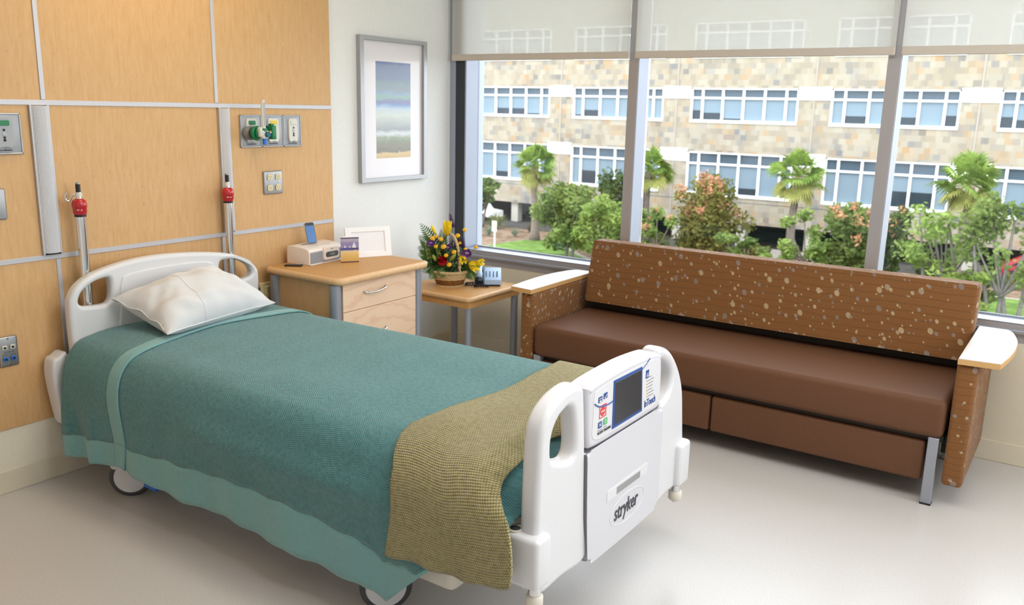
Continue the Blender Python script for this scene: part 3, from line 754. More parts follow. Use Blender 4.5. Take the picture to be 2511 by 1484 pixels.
def section(x):
    d = foot_drop(x); t = 1-smoothstep(x, 2.15, 2.258)*.02
    zb = min(hem(x)+interp(x, BAND), .47)
    P = [(near_y(x, zb), zb)]
    for z in (.30, .37, .43): 
        if z > zb+.02: P.append((near_y(x, z), z))
    soft = .004*math.sin(x*6); r_ = .009*smoothstep(x, .5, 1.5)
    P += [(-2.642, .49-d*.3), (-2.617, .545-d*.7), (-2.575, .586-d+soft*.4), (-2.51, .604-d), (-2.42, .612-d+soft), (-2.27, .617-d-soft*.5), (-2.1, .622-d), (-1.92, .622-d+r_), (-1.8, .622-d+r_), (-1.725, .612-d+r_), (-1.672, .578-d*.7+r_), (-1.652, .50-d*.3), (-1.65, .36)]
    return catmull([(x, y, z) for y, z in P], 5)
def resample(P, n):
    L = [0]
    for a, b in zip(P, P[1:]): L.append(L[-1]+(b-a).length)
    out = []; j = 0
    for k in range(n+1):
        s = L[-1]*k/n
        while j < len(L)-2 and L[j+1] < s: j += 1
        t = (s-L[j])/max(1e-9, L[j+1]-L[j]); out.append(P[j].lerp(P[j+1], min(1, max(0, t))))
    return out, L[-1]
def cloth(xs, n, fsec, lift=0, uv0=0):
    mb = MB(); rows = []
    for x in xs:
        P, L = resample(fsec(x), n); rows.append((P, L))
    m = len(xs)
    for i, (P, L) in enumerate(rows):
        for k, p in enumerate(P):
            if lift:
                a = P[max(0, k-1)]; b = P[min(n, k+1)]; t = (b-a).normalized(); nn = Vector((0, -t.z, t.y))
                if nn.z < 0 and k > n*.2 and k < n*.8: nn = -nn
                p = p+nn*(lift if not callable(lift) else lift(p, k/n))
            mb.v.append(tuple(p)); mb.uv[len(mb.v)-1] = (xs[i], L*k/n)
    for i in range(m-1):
        for k in range(n):
            a = i*(n+1)+k; mb.f.append((a, a+1, a+n+2, a+n+1))
    return mb
def hemsec(x):
    z1 = min(hem(x)+interp(x, BAND), .47); z0 = hem(x)
    return [Vector((x, near_y(x, z0+(z1-z0)*k/6), z0+(z1-z0)*k/6)) for k in range(7)]
lins = lambda a, b, n: [a+(b-a)*k/n for k in range(n+1)]
bl = thing('teal_blanket', 'teal woven blanket covering the hospital bed, hem hanging near the floor', 'blanket', (1.2, -2.15, .1))
build('woven_field', cloth(lins(.40, 2.258, 150), 110, section), 'teal_weave', bl, smooth=180, solid=.004)
build('hem_band', cloth(lins(.40, 2.06, 140), 8, hemsec), 'teal_hem', bl, smooth=180, solid=.004, label='smooth lighter hem')
# turned-down cuff over the head end
def edge_x(y, z):
    if z < .58: return .50+.06*smoothstep(.58-z, 0, .42)-.035*smoothstep(.58-z, .28, .42)
    return .50-.065*smoothstep(y, -2.6, -2.15)+.075*smoothstep(y, -2.15, -1.66)
def cuffsec(q):
    def fn(x):
        base = section(x); 
        return [Vector((.13+(edge_x(p.y, p.z)-.13)*q, p.y, p.z)) for p in base]
    return fn
def cuff(q0, q1, n, m, zlo, zhi, body):
    mb = MB()
    for i in range(n+1):
        q = q0+(q1-q0)*i/n; xr = .13+.395*q
        if body: P, L = resample(section(xr), m)
        else: P, L = resample(hemsec(xr), m)
        for k, p in enumerate(P):
            x = .13+(edge_x(p.y, p.z)-.13)*q
            a = P[max(0, k-1)]; b = P[min(m, k+1)]; t = (b-a).normalized(); nn = Vector((0, -t.z, t.y))
            mb.v.append((x, p.y+nn.y*.0085, p.z+nn.z*.0085-(.0 if body else 0))); mb.uv[len(mb.v)-1] = (x, L*k/m)
    for i in range(n):
        for k in range(m):
            a = i*(m+1)+k; mb.f.append((a, a+1, a+m+2, a+m+1))
    return mb
cu = build('turned_down_cuff', cuff(0, .82, 40, 110, 0, 0, True), 'teal_weave', bl, smooth=180, solid=.005)
build('cuff_side_hem', cuff(0, .82, 40, 8, 0, 0, False), 'teal_hem', cu, smooth=180, solid=.005)
build('cuff_border', cuff(.82, 1, 10, 110, 0, 0, True), 'teal_hem', cu, smooth=180, solid=.006)
build('cuff_border_end', cuff(.82, 1, 10, 8, 0, 0, False), 'teal_hem', cu, smooth=180, solid=.006)
# foot end of the blanket, tucked down in front of the footboard
TP, _ = resample([p for p in section(2.258) if p.z > .468], 60)
def fend(a, b):
    k = min(60, int(round(a*60))); p = TP[k]; z = p.z+(.458-p.z)*b if p.z > .458 else p.z
    return (2.258+.010*math.sin(PI*min(1, b*1.3))*min(1, min(a, 1-a)*8)-.012*b, p.y+(.012*b if p.y < -2.1 else -.012*b), z)
build('tucked_end', MB().grid(fend, 60, 12, lambda a, b: (b*.16, a*1.1)), 'teal_weave', bl, smooth=180, solid=.004)
# ------------------------------------------------------------------ olive throw
TR = [(-2.32, 2.306), (-2.244, 2.299), (-2.169, 2.285), (-2.073, 2.232), (-2.027, 2.213), (-1.965, 2.199), (-1.862, 2.189), (-1.778, 2.186), (-1.71, 2.185), (-1.637, 2.196), (-1.1, 2.2)]
TLF = [(-2.382, 1.873), (-2.251, 1.891), (-2.112, 1.882), (-2.015, 1.854), (-1.955, 1.835), (-1.887, 1.826), (-1.784, 1.855), (-1.605, 1.87), (-1.484, 1.88), (-1.354, 1.896), (-1.2, 1.889), (-1.1, 1.87)]
def thr_l(y, z): return lerp_tab(y+z if y < -1.72 else -1.1, TLF)
def thr_r(y, z): return lerp_tab(y+z if y < -1.72 else -1.1, TR)
def throw_mesh(n=70, m=120):
    mb = MB()
    for i in range(n+1):
        q = i/n; xr = 1.86+.335*q
        zb = .282+.012*math.sin(q*5)+.055*q*q-.02*math.exp(-((q-.45)/.2)**2)
        d = foot_drop(xr)*.8; ri = .010*math.sin(q*PI*2.1+.4)
        P = [(-2.682-.010*math.sin(q*9+.5)-.012*math.sin(q*21)*.5, zb), (-2.684-.006*math.sin(q*9+.3), .36), (-2.682, .44), (-2.668, .51-d*.3), (-2.637, .567-d*.7), (-2.588, .605-d+ri*.3), (-2.51, .6255-d+ri*.6), (-2.42, .635-d+ri), (-2.27, .634-d+ri*.4), (-2.1, .637-d-ri*.3), (-1.92, .641-d+.006), (-1.8, .641-d+.008), (-1.715, .629-d+.008), (-1.65, .59-d*.7), (-1.63, .50-d*.3), (-1.628, .33)]
        C, L = resample(catmull([(0, y, z) for y, z in P], 6), m)
        for k, p in enumerate(C):
            a, b = thr_l(p.y, p.z), thr_r(p.y, p.z)
            w = .006*math.sin(k*.23)*(1 if i in (0, n) else .6)
            mb.v.append((a+(b-a)*q+w, p.y, p.z)); mb.uv[len(mb.v)-1] = ((a+(b-a)*q), L*k/m)
    for i in range(n):
        for k in range(m):
            a = i*(m+1)+k; mb.f.append((a, a+1, a+m+2, a+m+1))
    return mb
single('throw_blanket', throw_mesh(), 'olive_knit', 'olive green knitted throw draped across the foot of the bed', 'throw blanket', (2.06, -2.15, .3), smooth=180, solid=.009)

# ------------------------------------------------------------------ pillow
def pillow_pt(a, b, side):
    u_, v_ = a*2-1, b*2-1
    BL, BR, FL, FR = Vector((.155, -2.435, .745)), Vector((.15, -1.915, .79)), Vector((.475, -2.405, .648)), Vector((.40, -1.80, .66))
    # corners are pulled out, edges curve in
    e = .035
    aa = a+e*math.sin(PI*2*a)*0; p = (BL*(1-a)+BR*a)*(1-b)+(FL*(1-a)+FR*a)*b
    pinch_u = .03*(1-v_*v_)*u_*-1; pinch_v = .02*(1-u_*u_)*v_*-1
    p += Vector((0, pinch_u, 0))+Vector((pinch_v*(.6 if v_ > 0 else 1.5), 0, 0))
    h = max(0, (1-abs(u_)**2.6))**.55*max(0, (1-abs(v_)**2.6))**.55
    nrm = Vector((.28, 0, 1)).normalized()
    wr = .004*math.sin(u_*9+v_*4)*h+.005*math.sin(u_*3-v_*7+1)*h
    wr += .012*max(0, abs(u_)-.5)*math.sin(v_*9+u_*3)
    ed = max(abs(u_), abs(v_))
    wr += .0045*math.sin(u_*17+v_*6+2*math.sin(v_*5))*h*smoothstep(ed, .35, .8)+.005*math.sin(v_*15-u_*9+1.5*math.sin(u_*6))*h*smoothstep(ed, .3, .75)
    if side > 0: return p+nrm*(.108*h+wr)
    q = p-nrm*(.095*h)-Vector((0, .012*h*(u_ < 0), 0))
    q.z = max(q.z, .632 if q.x > .2 else .62)
    return q
pm = MB()
pm.grid(lambda a, b: pillow_pt(a, b, 1), 60, 44)
pm.grid(lambda a, b: pillow_pt(a, b, -1), 60, 44)
pil = thing('pillow', 'plump white pillow propped against the white headboard', 'pillow', (.31, -2.13, .64))
po = build('pillowcase', pm, 'pillow', pil, smooth=180)
bm = bmesh.new(); bm.from_mesh(po.data); bmesh.ops.remove_doubles(bm, verts=bm.verts, dist=.0004); bmesh.ops.recalc_face_normals(bm, faces=bm.faces); bm.to_mesh(po.data); bm.free()
for p in po.data.polygons: p.use_smooth = True
loop = [pillow_pt(k/30, 1, 1) for k in range(31)]+[pillow_pt(1, 1-k/20, 1) for k in range(1, 21)]+[pillow_pt(1-k/30, 0, 1) for k in range(1, 31)]+[pillow_pt(0, k/20, 1) for k in range(1, 20)]
build('piping', MB().tube(loop, .0032, 8, closed=True), 'pillow', pil, smooth=180)
build('seam', MB().tube([pillow_pt(.36-.02*k/40, k/40, 1)+Vector((0, 0, .0005)) for k in range(41)], .0012, 6), 'pillow', pil, smooth=180)

# ------------------------------------------------------------------ nightstand
ns = thing('nightstand', 'maple bedside cabinet with drawers and silver corner legs', 'nightstand', (.3, -1.2, 0))
NX0, NX1, NY0, NY1, NZ = .025, .555, -1.553, -.878, .745
def slab(root, x0, x1, y0, y1, z, t_, r_):
    top = MB(); plate_mb(top, [rrect(x0, x1, y0, y1, r_, 6)], t_, t_*.45, Matrix.Translation((0, 0, z-t_/2)), 5)
    e = build('top', top, 'maple_edge', root, smooth=50)
    ins = MB(); plate_mb(ins, [rrect(x0+t_*.55, x1-t_*.55, y0+t_*.55, y1-t_*.55, r_*.7, 6)], .0016, .0004, Matrix.Translation((0, 0, z+.0002)))
    build('laminate', ins, 'maple_top', e)
slab(ns, NX0, NX1, NY0, NY1, NZ, .036, .045)
lx0, lx1, ly0, ly1 = .085, .50, -1.522, -.93
for x in (lx0, lx1):
    for y in (ly0, ly1): build('leg', MB().cyl((x, y, .004), (x, y, NZ-.036), .028, seg=28), 'legs_silver', ns, smooth=40)
build('body', MB().box(lx0+.012, lx1-.006, ly0-.004, ly1+.004, .13, NZ-.04), 'maple_body', ns)
build('front_gap', MB().box(lx1-.007, lx1-.003, ly0+.027, ly1-.027, .13, NZ-.038), 'hole', ns)
for z0, z1, zc in ((.569, .704, .650), (.352, .566, .436), (.135, .349, .24)):
    d = build('drawer', MB().box(lx1-.004, lx1+.02, ly0+.031, ly1-.031, z0, z1, .0015, 1), 'maple_front', ns)
    yc = -1.272
    build('handle', MB().tube(catmull([(lx1+.019, yc-.08, zc+.003), (lx1+.033, yc-.07, zc-.001), (lx1+.042, yc-.03, zc-.005), (lx1+.043, yc+.02, zc-.003), (lx1+.036, yc+.065, zc+.005), (lx1+.019, yc+.08, zc+.01)], 7), [.0035]+[.0046]*34+[.0035], 10), 'chrome', d, smooth=180)

# things on the nightstand
def local_thing(*a, **k): return thing(*a, **k)
rd = thing('clock_radio', 'white clock radio dock with grey grille on the maple nightstand', 'clock radio', (.192, -1.395, NZ), rz=math.radians(95.7))
RW_, RD_, RH_ = .262, .15, .092
prof = smooth2([(0, .006), (.004, 0), (RD_-.006, 0), (RD_, .01), (RD_-.003, .075), (RD_-.02, RH_), (.05, RH_-.004), (.012, RH_-.012), (.001, .066)], 4)
bmx = MB(); bmx.prism(prof, .0, RW_, 'yz', bev=.004, seg=3)   # u->y (depth), v->z, d->x
rb_ = build('body', bmx, 'radio_white', rd, local=True, smooth=50)
for a, b in ((.008, .10), (.226, .266)):
    build('grille', MB().prism([(-.0035, .008), (.01, .004), (.014, .074), (.005, .074), (-.002, .06)], a, b, 'yz'), 'radio_grey', rd, local=True)
build('grille_foot', MB().prism([(-.0035, .005), (.01, .003), (.01, .018), (-.003, .018)], .1, .226, 'yz'), 'radio_grey', rd, local=True)
FRM = Matrix(((1, 0, 0, 0), (0, 0, -1, 0), (0, 1, 0, 0), (0, 0, 0, 1)))   # u->+x, v->+z, w->-y : faces local -y
fp = MB(); plate_mb(fp, [rrect(.104, .224, .014, .082, .014)], .016, .004, Matrix.Translation((0, -.0005, 0)) @ FRM); fpo = build('front_panel', fp, 'radio_white', rd, local=True, smooth=50)
fp = MB(); plate_mb(fp, [rrect(.116, .214, .028, .056, .0138)], .006, .001, Matrix.Translation((0, -.0075, 0)) @ FRM); lc = build('display', fp, 'lcd', fpo, local=True, smooth=50)
g = MB(); text_mb(g, '4:00', .021, Matrix.Translation((.165, -.0106, .042)) @ FRM, .0002, bold=.0003); build('lettering', g, 'radio_grey', lc, local=True)
g = MB(); text_mb(g, 'iHome', .0085, Matrix.Translation((.165, -.0087, .069)) @ FRM, .0002, bold=.0001); build('lettering', g, 'ink', fpo, local=True)
bt = MB()
build('button_strip', MB().box(.108, .15, .036, .042, .087, .0895, .001, 1), 'radio_grey', rd, local=True)
for k in range(5): build('button', MB().box(.105+k*.02, .119+k*.02, .032, .05, RH_-.005, RH_-.001, .001, 1), 'radio_white', rd, local=True)
build('dock_well', MB().box(.05, .125, .085, .105, RH_-.003, RH_+.001, .001, 1), 'radio_grey', rd, local=True)
# phone: leaning back in the dock
ph = thing('smartphone', 'smartphone with blue lit screen standing in the clock radio dock', 'phone', (.113, -1.30, NZ+.0935), rz=math.radians(80))
TL = Matrix.Rotation(math.radians(-16), 4, 'X')
pb = MB(); plate_mb(pb, [rrect(-.0295, .0295, 0, .112, .01)], .011, .004, TL @ FRM); build('case', pb, 'chrome', ph, local=True, smooth=50)
pb = MB(); plate_mb(pb, [rrect(-.0275, .0275, .002, .110, .008)], .002, .0006, TL @ Matrix.Translation((0, -.0052, 0)) @ FRM); pf = build('face', pb, 'dark_grey', ph, local=True, smooth=50)
pb = MB(); plate_mb(pb, [[(-.025, .006), (.025, .006), (.025, .094), (-.025, .094)]], .001, .0003, TL @ Matrix.Translation((0, -.0062, 0)) @ FRM); build('display', pb, 'phone_face', pf, local=True)
pb = MB(); plate_mb(pb, [rrect(-.006, .006, .1, .1025, .001)], .001, .0002, TL @ Matrix.Translation((0, -.0062, 0)) @ FRM); build('earpiece', pb, 'hole', pf, local=True)
rm = thing('remote_control', 'thin black remote lying on the nightstand corner before the clock radio', 'remote', (.135, -1.448, NZ), rz=math.radians(33))
build('case', MB().box(-.043, .043, -.019, .019, .0, .0075, .002), 'black_plastic', rm, local=True, smooth=50)
build('key_panel', MB().box(-.036, .036, -.014, .014, .0075, .0081, .0003, 1), 'dark_grey', rm, local=True)
# greeting card
cd = thing('greeting_card', 'standing greeting card with sailboats over a sandy beach', 'card', (.2715, -1.19, NZ), rz=math.radians(56))
CW, CH = .094, .131
nt = NT('card_art'); sp = nt.n('SeparateXYZ', {0: nt.n('TexCoord').outputs['Object']})
nz = nt.n('TexNoise', {'Vector': nt.coord('Object', (1, 1, 2)), 'Scale': 26.0, 'Detail': 4.0})
zz = nt.math('ADD', nt.math('DIVIDE', sp.outputs[2], CH), nt.math('MULTIPLY', nt.math('SUBTRACT', nz.outputs[0], .5), .10))
nt.bsdf(nt.ramp(zz, [(0, lin((212, 170, 96))), (.3, lin((232, 196, 122))), (.47, lin((236, 214, 166))), (.5, lin((104, 104, 172))), (.58, lin((76, 78, 160))), (.6, lin((150, 142, 190))), (.78, lin((146, 138, 190))), (.9, lin((188, 180, 196))), (1, lin((126, 122, 180)))]), .45)
M['card_art'] = nt.m
build('front_leaf', MB().box(-CW/2, CW/2, -.001, 0, 0, CH), 'card_art', cd, local=True)
build('back_leaf', MB().prism([(-CW/2, 0), (-CW/2+.001, 0), (-CW/2+.04, .05), (-CW/2+.039, .051)], 0, CH, 'xy'), 'frame_white', cd, local=True)
for z0, z1 in ((0, .006), (CH-.005, CH)): build('border', MB().box(-CW/2, CW/2, -.0014, -.0002, z0, z1), 'purple_deep', cd, local=True)
for x, z, h in ((.024, .076, .034), (-.024, .077, .016), (.002, .077, .012)):
    sl = MB().prism([(x, z), (x-.012*h/.034, z+.003), (x-.001, z+h)], -.0015, -.001, 'xz').prism([(x+.001, z), (x+.010*h/.034, z+.002), (x+.001, z+h*.9)], -.0015, -.001, 'xz')
    so = build('sail', sl, 'frame_white', cd, local=True)
    build('hull', MB().box(x-.013*h/.034, x+.012*h/.034, -.0015, -.001, z-.004*h/.034, z), 'frame_brown', so, local=True)
g = MB(); 
for k, w in enumerate((.034, .04, .038, .03)): g.box(-.036, -.036+w, -.0013, -.0009, .044-k*.008, .0448-k*.008)
build('script_line', g, 'amber', cd, local=True)
# white photo frame
pf_ = thing('photo_frame', 'blank white photo frame leaning at the back of the nightstand', 'photo frame', (.232, -1.003, NZ), rz=math.radians(64))
TL = Matrix.Rotation(math.radians(-11), 4, 'X'); FW_, FH_ = .255, .162
fb = MB(); plate_mb(fb, [[(-FW_/2, 0), (FW_/2, 0), (FW_/2, FH_), (-FW_/2, FH_)], [(-FW_/2+.034, .026), (FW_/2-.034, .026), (FW_/2-.034, FH_-.026), (-FW_/2+.034, FH_-.026)]], .012, .0015, TL @ FRM); build('frame', fb, 'frame_white', pf_, local=True)
fb = MB(); plate_mb(fb, [[(-FW_/2+.002, .0015), (FW_/2-.002, .0015), (FW_/2-.002, FH_-.001), (-FW_/2+.002, FH_-.001)]], .007, .0005, TL @ Matrix.Translation((0, .0085, 0)) @ FRM); build('backing', fb, 'frame_brown', pf_, local=True)
fb = MB(); plate_mb(fb, [[(-FW_/2+.03, .022), (FW_/2-.03, .022), (FW_/2-.03, FH_-.022), (-FW_/2+.03, FH_-.022)]], .002, .0003, TL @ Matrix.Translation((0, .001, 0)) @ FRM); build('paper', fb, 'frame_paper', pf_, local=True)
build('easel', MB().prism([(.03, .12), (.034, .12), (.085, 0), (.08, 0)], -.02, .02, 'yz'), 'frame_brown', pf_, local=True)

# ------------------------------------------------------------------ side table
TX0, TX1, TY0, TY1, TZ = .17, .69, -.712, -.195, .53
st = thing('side_table', 'low maple side table with silver legs under the window corner', 'table', (.43, -.45, 0))
slab(st, TX0, TX1, TY0, TY1, TZ, .028, .035)
ap = MB()
for a in ((TX0+.03, TX1-.012, TY0+.012, TY0+.03), (TX0+.03, TX1-.012, TY1-.03, TY1-.012), (TX0+.02, TX0+.038, TY0+.03, TY1-.03), (TX1-.03, TX1-.012, TY0+.03, TY1-.03)): ap.box(*a, TZ-.062, TZ-.027, .001, 1)
build('apron', ap, 'maple_top', st)
for x in (TX0+.04, TX1-.032):
    for y in (TY0+.032, TY1-.032): build('leg', MB().cyl((x, y, .004), (x, y, TZ-.062), .0215, seg=24).cyl((x, y, TZ-.062), (x, y, TZ-.03), .0175, seg=16), 'legs_silver', st, smooth=40)

# telephone
tp = thing('desk_telephone', 'pale blue desk telephone with keypad on the side table', 'telephone', (.555, -.318, TZ), rz=math.radians(36))
wedge = [(-.06, 0), (.075, 0), (.075, .06), (.055, .066), (-.055, .028), (-.06, .02)]
build('base', MB().prism([(-.06, 0), (.075, 0), (.075, .028), (-.06, .012)], -.1, .05, 'yz', bev=.004), 'tel_dark', tp, local=True, smooth=50)
kp = build('keypad_housing', MB().prism([(-.062, .012), (.077, .026), (.072, .088), (.05, .093), (-.058, .038)], -.044, .055, 'yz', bev=.005), 'tel_blue', tp, local=True, smooth=50)
KM = Matrix.Translation((0, -.004, .0665)) @ Matrix.Rotation(math.atan2(.055, .108), 4, 'X')
for i in range(4):
    for j in range(4):
        w_ = .006 if i < 3 else .008
        build('key', MB().box(-.032+i*.021-w_/2, -.032+i*.021+w_/2, -.032+j*.014, -.023+j*.014, -.001, .003, .001, 1, mat=KM), 'tel_key', kp, local=True)
hs = MB().tube(catmull([(-.075, -.066, .052), (-.075, -.05, .066), (-.075, .0, .094), (-.075, .055, .112), (-.075, .075, .104)], 6), [.018]*4+[.021]*5+[.019]*7+[.021]*5+[.023]*4, 14)
ho = build('handset', hs, 'tel_blue', tp, local=True, smooth=180)
build('handset_cups', MB().cyl((-.075, -.052, .03), (-.075, -.052, .062), .026, .022, bev=.005).cyl((-.075, .058, .06), (-.075, .058, .104), .026, .022, bev=.005), 'tel_dark', ho, local=True, smooth=50)
build('cradle', MB().prism([(-.055, .01), (.075, .026), (.075, .07), (-.055, .034)], -.1, -.048, 'yz', bev=.006), 'tel_dark', tp, local=True, smooth=50)
coil = []
base_pts = catmull([(-.078, -.07, .034), (-.10, -.085, .014), (-.085, -.11, .012), (-.02, -.105, .012), (-.06, -.085, .012), (-.14, -.08, .012), (-.15, -.04, .012), (-.105, -.01, .012)], 30)
for k, p in enumerate(base_pts):
    q = k*1.15; coil.append(p+Vector((.0, math.cos(q)*.006, math.sin(q)*.006)))
build('coiled_cord', MB().tube(coil, .0022, 5), 'black_plastic', tp, local=True, smooth=180)

# ------------------------------------------------------------------ sofa
sf = thing('sofa', 'long brown sofa with dotted fabric back under the window', 'sofa', (2.08, -.4, 0))
def pad(x0, x1, y0, y1, z0, z1, bev): return MB().box(x0, x1, y0, y1, z0, z1, bev, 5)
bk = MB(); bk.prism([(-.235, .505), (-.155, .835), (-.062, .835), (-.09, .505)], 1.125, 3.06, 'yz', bev=.022, seg=4)
build('back_cushion', bk, 'brown_dots', sf, smooth=50)
build('seat_cushion', pad(1.105, 3.052, -.715, -.125, .288, .452, .028), 'brown_vinyl', sf, smooth=50)
for x0, x1, ins, outs in ((1.016, 1.092, 1.09, .94), (3.066, 3.142, 3.068, 3.228)):
    a = build('arm', pad(x0, x1, -.705, -.055, .1, .612, .016), 'brown_dots', sf, smooth=50)
    s_ = 1 if outs > ins else -1
    poly = [(ins, -.722), (outs-s_*.015, -.705), (outs+s_*.004, -.55), (outs+s_*.012, -.4), (outs+s_*.006, -.25), (outs-s_*.02, -.11), (outs-s_*.045, -.06), (ins, -.06)]
    P = [(ins, -.722)]+[(q.x, q.y) for q in catmull([(x, y, 0) for x, y in poly[1:-1]], 5)]+[(ins, -.06)]
    build('arm_cap', MB().prism(P, .612, .634, 'xy', bev=.001, seg=1), 'cap_edge', a)
    P2 = [(x+(.0015 if x < (ins+outs)/2 else -.0015), y+(.0015 if y < -.4 else -.0015)) for x, y in P]
    build('cap_surface', MB().prism(P2, .6335, .6365, 'xy', bev=.0008, seg=1), 'cap_white', a)
for x0, x1 in ((1.135, 2.072), (2.080, 2.99)): build('drawer', pad(x0, x1, -.69, -.2, .092, .262, .012), 'brown_vinyl', sf, smooth=50)
for x in (1.125, 3.02):
    l = build('leg', MB().box(x-.02, x+.02, -.705, -.665, .006, .29, .002, 1), 'legs_silver', sf)
    build('foot', MB().box(x-.021, x+.021, -.706, -.664, 0, .008), 'black_plastic', l)
    l = build('leg', MB().box(x-.02, x+.02, -.14, -.10, .006, .29, .002, 1), 'legs_silver', sf)
build('base_frame', MB().box(1.1, 3.05, -.66, -.13, .263, .289).box(1.1, 3.05, -.12, -.06, .29, .52).box(3.04, 3.066, -.6, -.55, .2, .27), 'sofa_dark', sf)

# ------------------------------------------------------------------ flower basket
B = Vector((.375, -.485, TZ)); RV = Vector((.83, .558, 0)); FV = Vector((.558, -.83, 0)); UP = Vector((0, 0, 1))
fb = thing('flower_basket', 'woven straw basket with tall hoop handle on the side table', 'basket', B)
BM_ = Matrix.Identity(4)
build('basket_body', MB().lathe([(.078, 0), (.083, .004), (.0835, .008), (.08, .012), (.083, .02), (.088, .03), (.091, .041), (.09, .043)], B, 40), 'brown_straw', fb, smooth=50, label='dark straw lower band')
wv = MB()
for k in range(4):
    z = .046+k*.0085; R0 = .0925+k*.0022
    wv.tube([(B.x+(R0+.0022*math.sin(a*18+k*PI))*math.cos(a), B.y+(R0+.0022*math.sin(a*18+k*PI))*math.sin(a), B.z+z) for a in [2*PI*i/90 for i in range(90)]], .0052, 8, closed=True)
build('woven_band', wv, 'tan_rope', fb, smooth=180)
rim = MB()
for s_ in (0, PI):
    rim.tube([(B.x+(.103+.004*math.cos(a*22+s_))*math.cos(a), B.y+(.103+.004*math.cos(a*22+s_))*math.sin(a), B.z+.085+.005*math.sin(a*22+s_)) for a in [2*PI*i/220 for i in range(220)]], .0058, 6, closed=True)
build('braided_rim', rim, 'tan_rope', fb, smooth=180)
base_r = MB().tube([(B.x+.081*math.cos(a), B.y+.081*math.sin(a), B.z+.004) for a in [2*PI*i/60 for i in range(60)]], .005, 8, closed=True)
build('base_ring', base_r, 'tan_rope', fb, smooth=180)
build('soil', MB().cyl(B+Vector((0, 0, .07)), B+Vector((0, 0, .075)), .098), 'leaf_dark', fb)
# hoop handle runs from the front rim over to the back rim, seen three-quarter on
hd = RV*.062+FV*.08
def hpt(a): 
    c, s = math.cos(a), math.sin(a)
    return B+hd*c*1.0+UP*(.085+.215*max(0, s)**.8)
hp = [hpt(PI*k/40) for k in range(41)]
h1 = MB()
for s_ in (0, PI):
    P = []
    for k in range(161):
        q = hp[min(40, k//4)].lerp(hp[min(40, k//4+1)], (k % 4)/4); an = k*.55+s_
        P.append(q+RV*math.cos(an)*.0035+UP*math.sin(an)*.002+FV*math.sin(an)*.003)
    h1.tube(P, .0058, 7)
build('hoop_handle', h1, 'tan_rope', fb, smooth=180)

def fz(a, b, c=0.0):   # arrangement coordinates: right, up, towards the room
    return B+RV*((.1415*a-92)/427)+UP*((188-.1415*b)/427)+FV*c
def stem_to(p, r=.0018):
    q = B+Vector((rnd.uniform(-.04, .04), rnd.uniform(-.04, .04), .08)); m = q.lerp(p, .55)+UP*.01
    return MB().tube(catmull([q, m, p], 6), r, 6)
def frame_to(d):
    d = d.normalized(); x = d.cross(Vector((0, 0, 1)) if abs(d.z) < .95 else Vector((1, 0, 0))).normalized(); y = d.cross(x)
    return Matrix((x, y, d)).transposed().to_4x4()
def petal(mb, p, d, side, L, W, curl=.3, n=8):
    d = d.normalized(); side = side.normalized(); nn = d.cross(side)
    def fn(a, b):
        w = W*math.sin(PI*min(1, (b*.92+.06)))**.8*(a*2-1)
        return p+d*L*b+side*w+nn*(curl*L*b*b+abs(a*2-1)**2*-W*.35)
    mb.grid(fn, 4, n)
def flower(name, p, lab, cat, group, parts):
    t = thing(name, lab, cat, p, group)
    first = None
    for nm, mb, m_ in parts: build(nm, mb, m_, t, smooth=180)
    return t
def lily(p, d, lab, L=.06, open_=.6, n=6):
    mb = MB(); F_ = frame_to(d)
    for k in range(n):
        a = 2*PI*k/n+.3; rad = (F_ @ Vector((math.cos(a), math.sin(a), 0))); 
        petal(mb, p, d.normalized()*1.0+rad*open_, d.cross(rad), L, L*.2, .35*open_)
    st_ = MB()
    for k in range(4): st_.tube([p, p+d.normalized()*L*.7+(F_ @ Vector((math.cos(k*1.6), math.sin(k*1.6), 0)))*L*.12], .0012, 5)
    flower('lily', p, lab, 'flower', 'yellow lilies in the basket', [('petals', mb, 'lily'), ('stamens', st_, 'bud_green'), ('stem', stem_to(p), 'stem')])
def bud(p, d, lab, L=.06, m_='bud_green'):
    d = d.normalized(); prof = [(.001, 0), (.006, L*.12), (.0095, L*.4), (.010, L*.6), (.007, L*.85), (.0005, L)]
    mb = MB().lathe([(r_, z_) for r_, z_ in prof], (0, 0, 0), 12, Matrix.Translation(p) @ frame_to(d))
    flower('lily_bud', p, lab, 'flower bud', 'lily buds in the basket', [('bud', mb, m_), ('stem', stem_to(p), 'stem')])
lily(fz(590, 440, .01), UP*1+RV*.08, 'tall upright yellow lily at the top of the bouquet', .085, .38)
lily(fz(1000, 900, .06), RV*.75+FV*.6-UP*.25, 'large drooping yellow lily over the basket edge beside the telephone', .075, .75)
lily(fz(870, 760, .07), FV*.7-UP*.5+RV*.2, 'yellow lily with hanging petal just right of the hoop handle', .06, .55)
lily(fz(1120, 900, .03), RV*.8+FV*.3+UP*.1, 'yellow lily farthest out towards the telephone', .05, .7)
bud(fz(405, 440, .0), UP*.85-RV*.45, 'long yellow green lily bud leaning left at the top', .062, 'lily')
bud(fz(670, 850, .09), UP*.65+RV*.5+FV*.2, 'fat green lily bud beside the red rose', .058)
bud(fz(430, 870, .085), UP*.8-RV*.4, 'pale green lily bud low on the left of the rose', .045)
bud(fz(1090, 1010, .06), RV*.7+UP*.55, 'green lily bud beneath the outermost yellow lily', .045)
def button(p, lab, r_=.0125):
    d = (FV*.75+UP*.65+RV*rnd.uniform(-.3, .3)).normalized(); F_ = Matrix.Translation(p) @ frame_to(d)
    mb = MB().lathe([(.001, -.003), (r_*.8, -.003), (r_, .0), (r_*.9, .004), (r_*.5, .0065), (.001, .007)], (0, 0, 0), 14, F_)
    flower('button_flower', p, lab, 'flower', 'yellow button flowers in the basket', [('head', mb, 'button'), ('stem', stem_to(p-d*.003, .0012), 'stem')])
